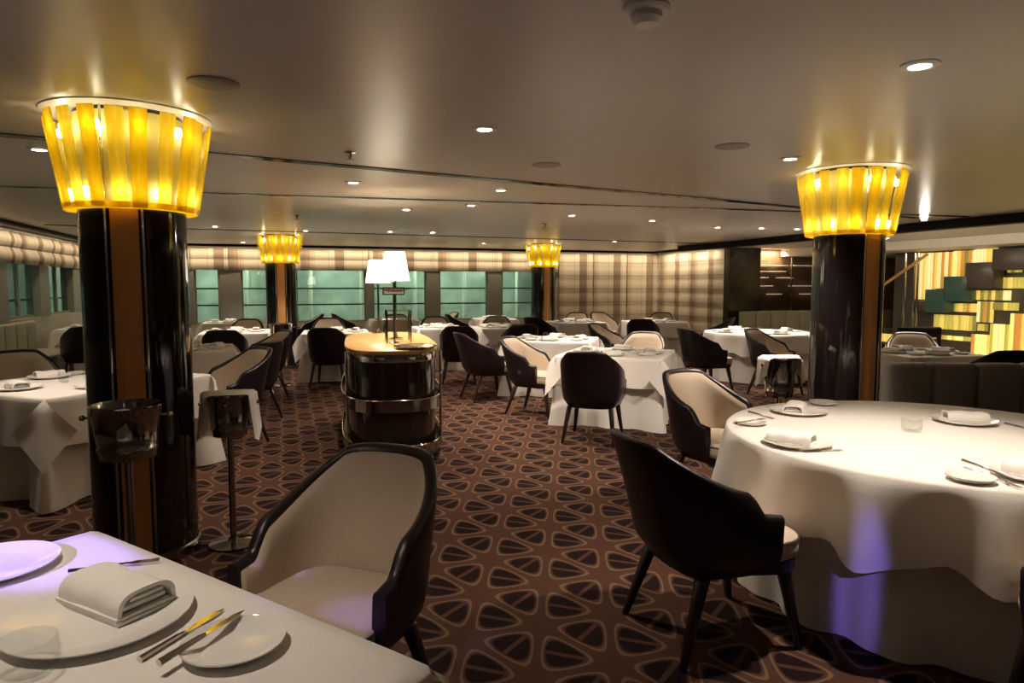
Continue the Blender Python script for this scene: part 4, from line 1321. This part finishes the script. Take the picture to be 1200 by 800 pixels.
# ------------------------------------------------------------------ pilaster, glass cabinet, stair hall
def rthing(name, lb, cat, a, b_, z=0, rz=0): return thing(name, lb, cat, R(a, b_, z), TH + rz)
room_box('trim_10', A_BAY - 0.12, A_BAY + 0.75, B_PART, B_PART + 0.2, 0, CEIL - 0.03, 'dark_panel')
cb = rthing('glass_cabinet', 'tall glass-fronted display cabinet above the green banquette', 'cabinet', A_BAY + 2.3, B_PART + 0.22)
link('back_panel', MB().box((0, 0.24, 1.2), (3.05, 0.03, 2.3)).mesh('back_panel', 'brown_panel'), cb)
link('side_post', MB().box((-1.53, 0.02, 1.2), (0.03, 0.05, 2.3)).mesh('side_post', 'chrome', bevel=0.004), cb)
link('side_post', MB().box((-0.45, 0.02, 1.2), (0.03, 0.05, 2.3)).mesh('side_post', 'chrome', bevel=0.004), cb)
link('side_post', MB().box((1.53, 0.02, 1.2), (0.03, 0.05, 2.3)).mesh('side_post', 'chrome', bevel=0.004), cb)
for x0, x1 in ((-1.515, -0.465), (-0.435, 1.515)):
    link('glass_door', MB().box(((x0 + x1) / 2, 0.0, 1.2), (x1 - x0, 0.012, 2.28)).mesh('glass_door', 'smoked_glass'), cb)
for (x, z, wd) in ((-1.15, 1.98, 0.62), (-0.65, 1.98, 0.30), (0.1, 1.98, 0.9), (-1.28, 1.68, 0.4), (-0.55, 1.68, 0.42), (-1.12, 1.48, 0.36), (-0.08, 1.48, 0.6), (-0.85, 1.28, 0.36), (0.2, 1.28, 0.5), (-1.0, 1.83, 0.85)):
    link('shelf', MB().box((x, 0.13, z), (wd, 0.14, 0.022)).mesh('shelf', 'shelf_light', bevel=0.003), cb)
aim(lamp('added_cabinet_lamp', 'AREA', (0, 0.04, 2.30), 110, WARM, cb, shape='RECTANGLE', size=2.8, size_y=0.05), (0, 0.35, -1))  # unseen lamp added to light the brown back panel
# stairs with backlit amber mosaic
AM = 12.7
def mrect(x0, y0, x1, y1):
    b0, zt = hit(x0, y0, E1, AM)
    b1, zb = hit(x1, y1, E1, AM)
    return b0, b1, zb, zt
mw = rthing('mosaic_staircase', 'staircase with backlit amber glass mosaic at the right', 'staircase', AM, 8.5)
def strips(x0, y0, x1, y1, dep, mix, n):
    b0, b1, zb, zt = mrect(x0, (y0), x1, (y1))
    bm_, wd = (b0 + b1) / 2, abs(b0 - b1)
    zc0 = EYE + (zb - EYE); zc1 = zt
    for i in range(n):
        bb = b0 + (b1 - b0) * (i + 0.5) / n
        h = zc1 - zc0
        mt = rng.choice(mix)
        link('glass_strip', MB().box((0, 0, 0), (0.03, wd / n - 0.006, h)).mesh('glass_strip', mt, bevel=0.004, seg=1), mw, (-dep, bb - 8.5, (zc0 + zc1) / 2))
rng = random.Random(12)
YW = ['mosaic_yellow', 'mosaic_pale', 'mosaic_pale', 'mosaic_orange', 'mosaic_yellow']
LM = ['mosaic_lime', 'mosaic_yellow', 'mosaic_olive', 'mosaic_lime']
OR = ['mosaic_orange', 'mosaic_yellow', 'mosaic_olive', 'mosaic_pale']
BR = ['mosaic_bright', 'mosaic_yellow', 'mosaic_bright', 'mosaic_lime', 'mosaic_orange']
link('backing', MB().box((0.06, -0.2, 1.1), (0.05, 6.6, 2.18)).mesh('backing', 'stair_dark'), mw)
for rc in ((1075, 297, 1097, 351, YW, 6), (1097, 296, 1119, 338, YW, 6), (1119, 294, 1144, 324, OR + YW, 6), (1144, 292, 1170, 308, YW, 6)):
    strips(rc[0], rc[1], rc[2], rc[3], 0.02, rc[4], rc[5])
for rc in ((1184, 302, 1200, 319, LM, 4), (1176, 325, 1212, 338, LM, 8), (1143, 340, 1187, 352, LM + OR, 10), (1118, 355, 1148, 366, LM + OR, 7), (1148, 353, 1166, 378, OR, 5), (1166, 354, 1196, 364, LM, 7),
           (1097, 368, 1146, 388, LM, 12), (1148, 379, 1160, 388, LM, 3), (1087, 391, 1140, 400, BR, 12), (1030, 390, 1080, 414, BR, 9), (1141, 391, 1162, 421, BR, 5), (1163, 379, 1187, 421, BR + OR, 6), (1187, 367, 1216, 425, BR, 7)):
    strips(rc[0], rc[1], rc[2], rc[3], 0.05, rc[4], rc[5])
stc = mw
for i, (x0, y0, x1, y1, mt) in enumerate(((1077, 352, 1098, 364, 'stair_dark'), (1098, 339, 1120, 366, 'stair_teal'), (1120, 324, 1146, 353, 'stair_teal'), (1146, 308, 1178, 338, 'stair_dark'), (1178, 292, 1216, 316, 'stair_dark'))):
    b0, b1, zb, zt = mrect(x0, y0, x1, y1)
    link('step', MB().box((-0.17, (b0 + b1) / 2 - 8.5, (zb + zt) / 2), (0.30, abs(b1 - b0), abs(zt - zb))).mesh('step', mt, bevel=0.006), stc)
# handrail posts and sloping rail left of the mosaic
hr = rthing('handrail', 'pale handrail with upright posts left of the amber mosaic', 'handrail', AM - 0.4, 11.3)
for x_ in (1060, 1071, 1075):
    bb, _ = hit(x_, 340, E1, AM - 0.4)
    link('post', MB().tube([(0, bb - 11.3, 0.0), (0, bb - 11.3, 2.15)], 0.022, 10).mesh('post', 'chrome', smooth=True), hr)
b0, z0 = hit(1028, 340, E1, AM - 0.4)
b1, z1 = hit(1088, 298, E1, AM - 0.4)
link('sloping_rail', MB().tube([(-0.03, b0 - 11.3, z0), (-0.03, b1 - 11.3, z1)], 0.03, 10).mesh('sloping_rail', 'honey_wood', smooth=True), hr)
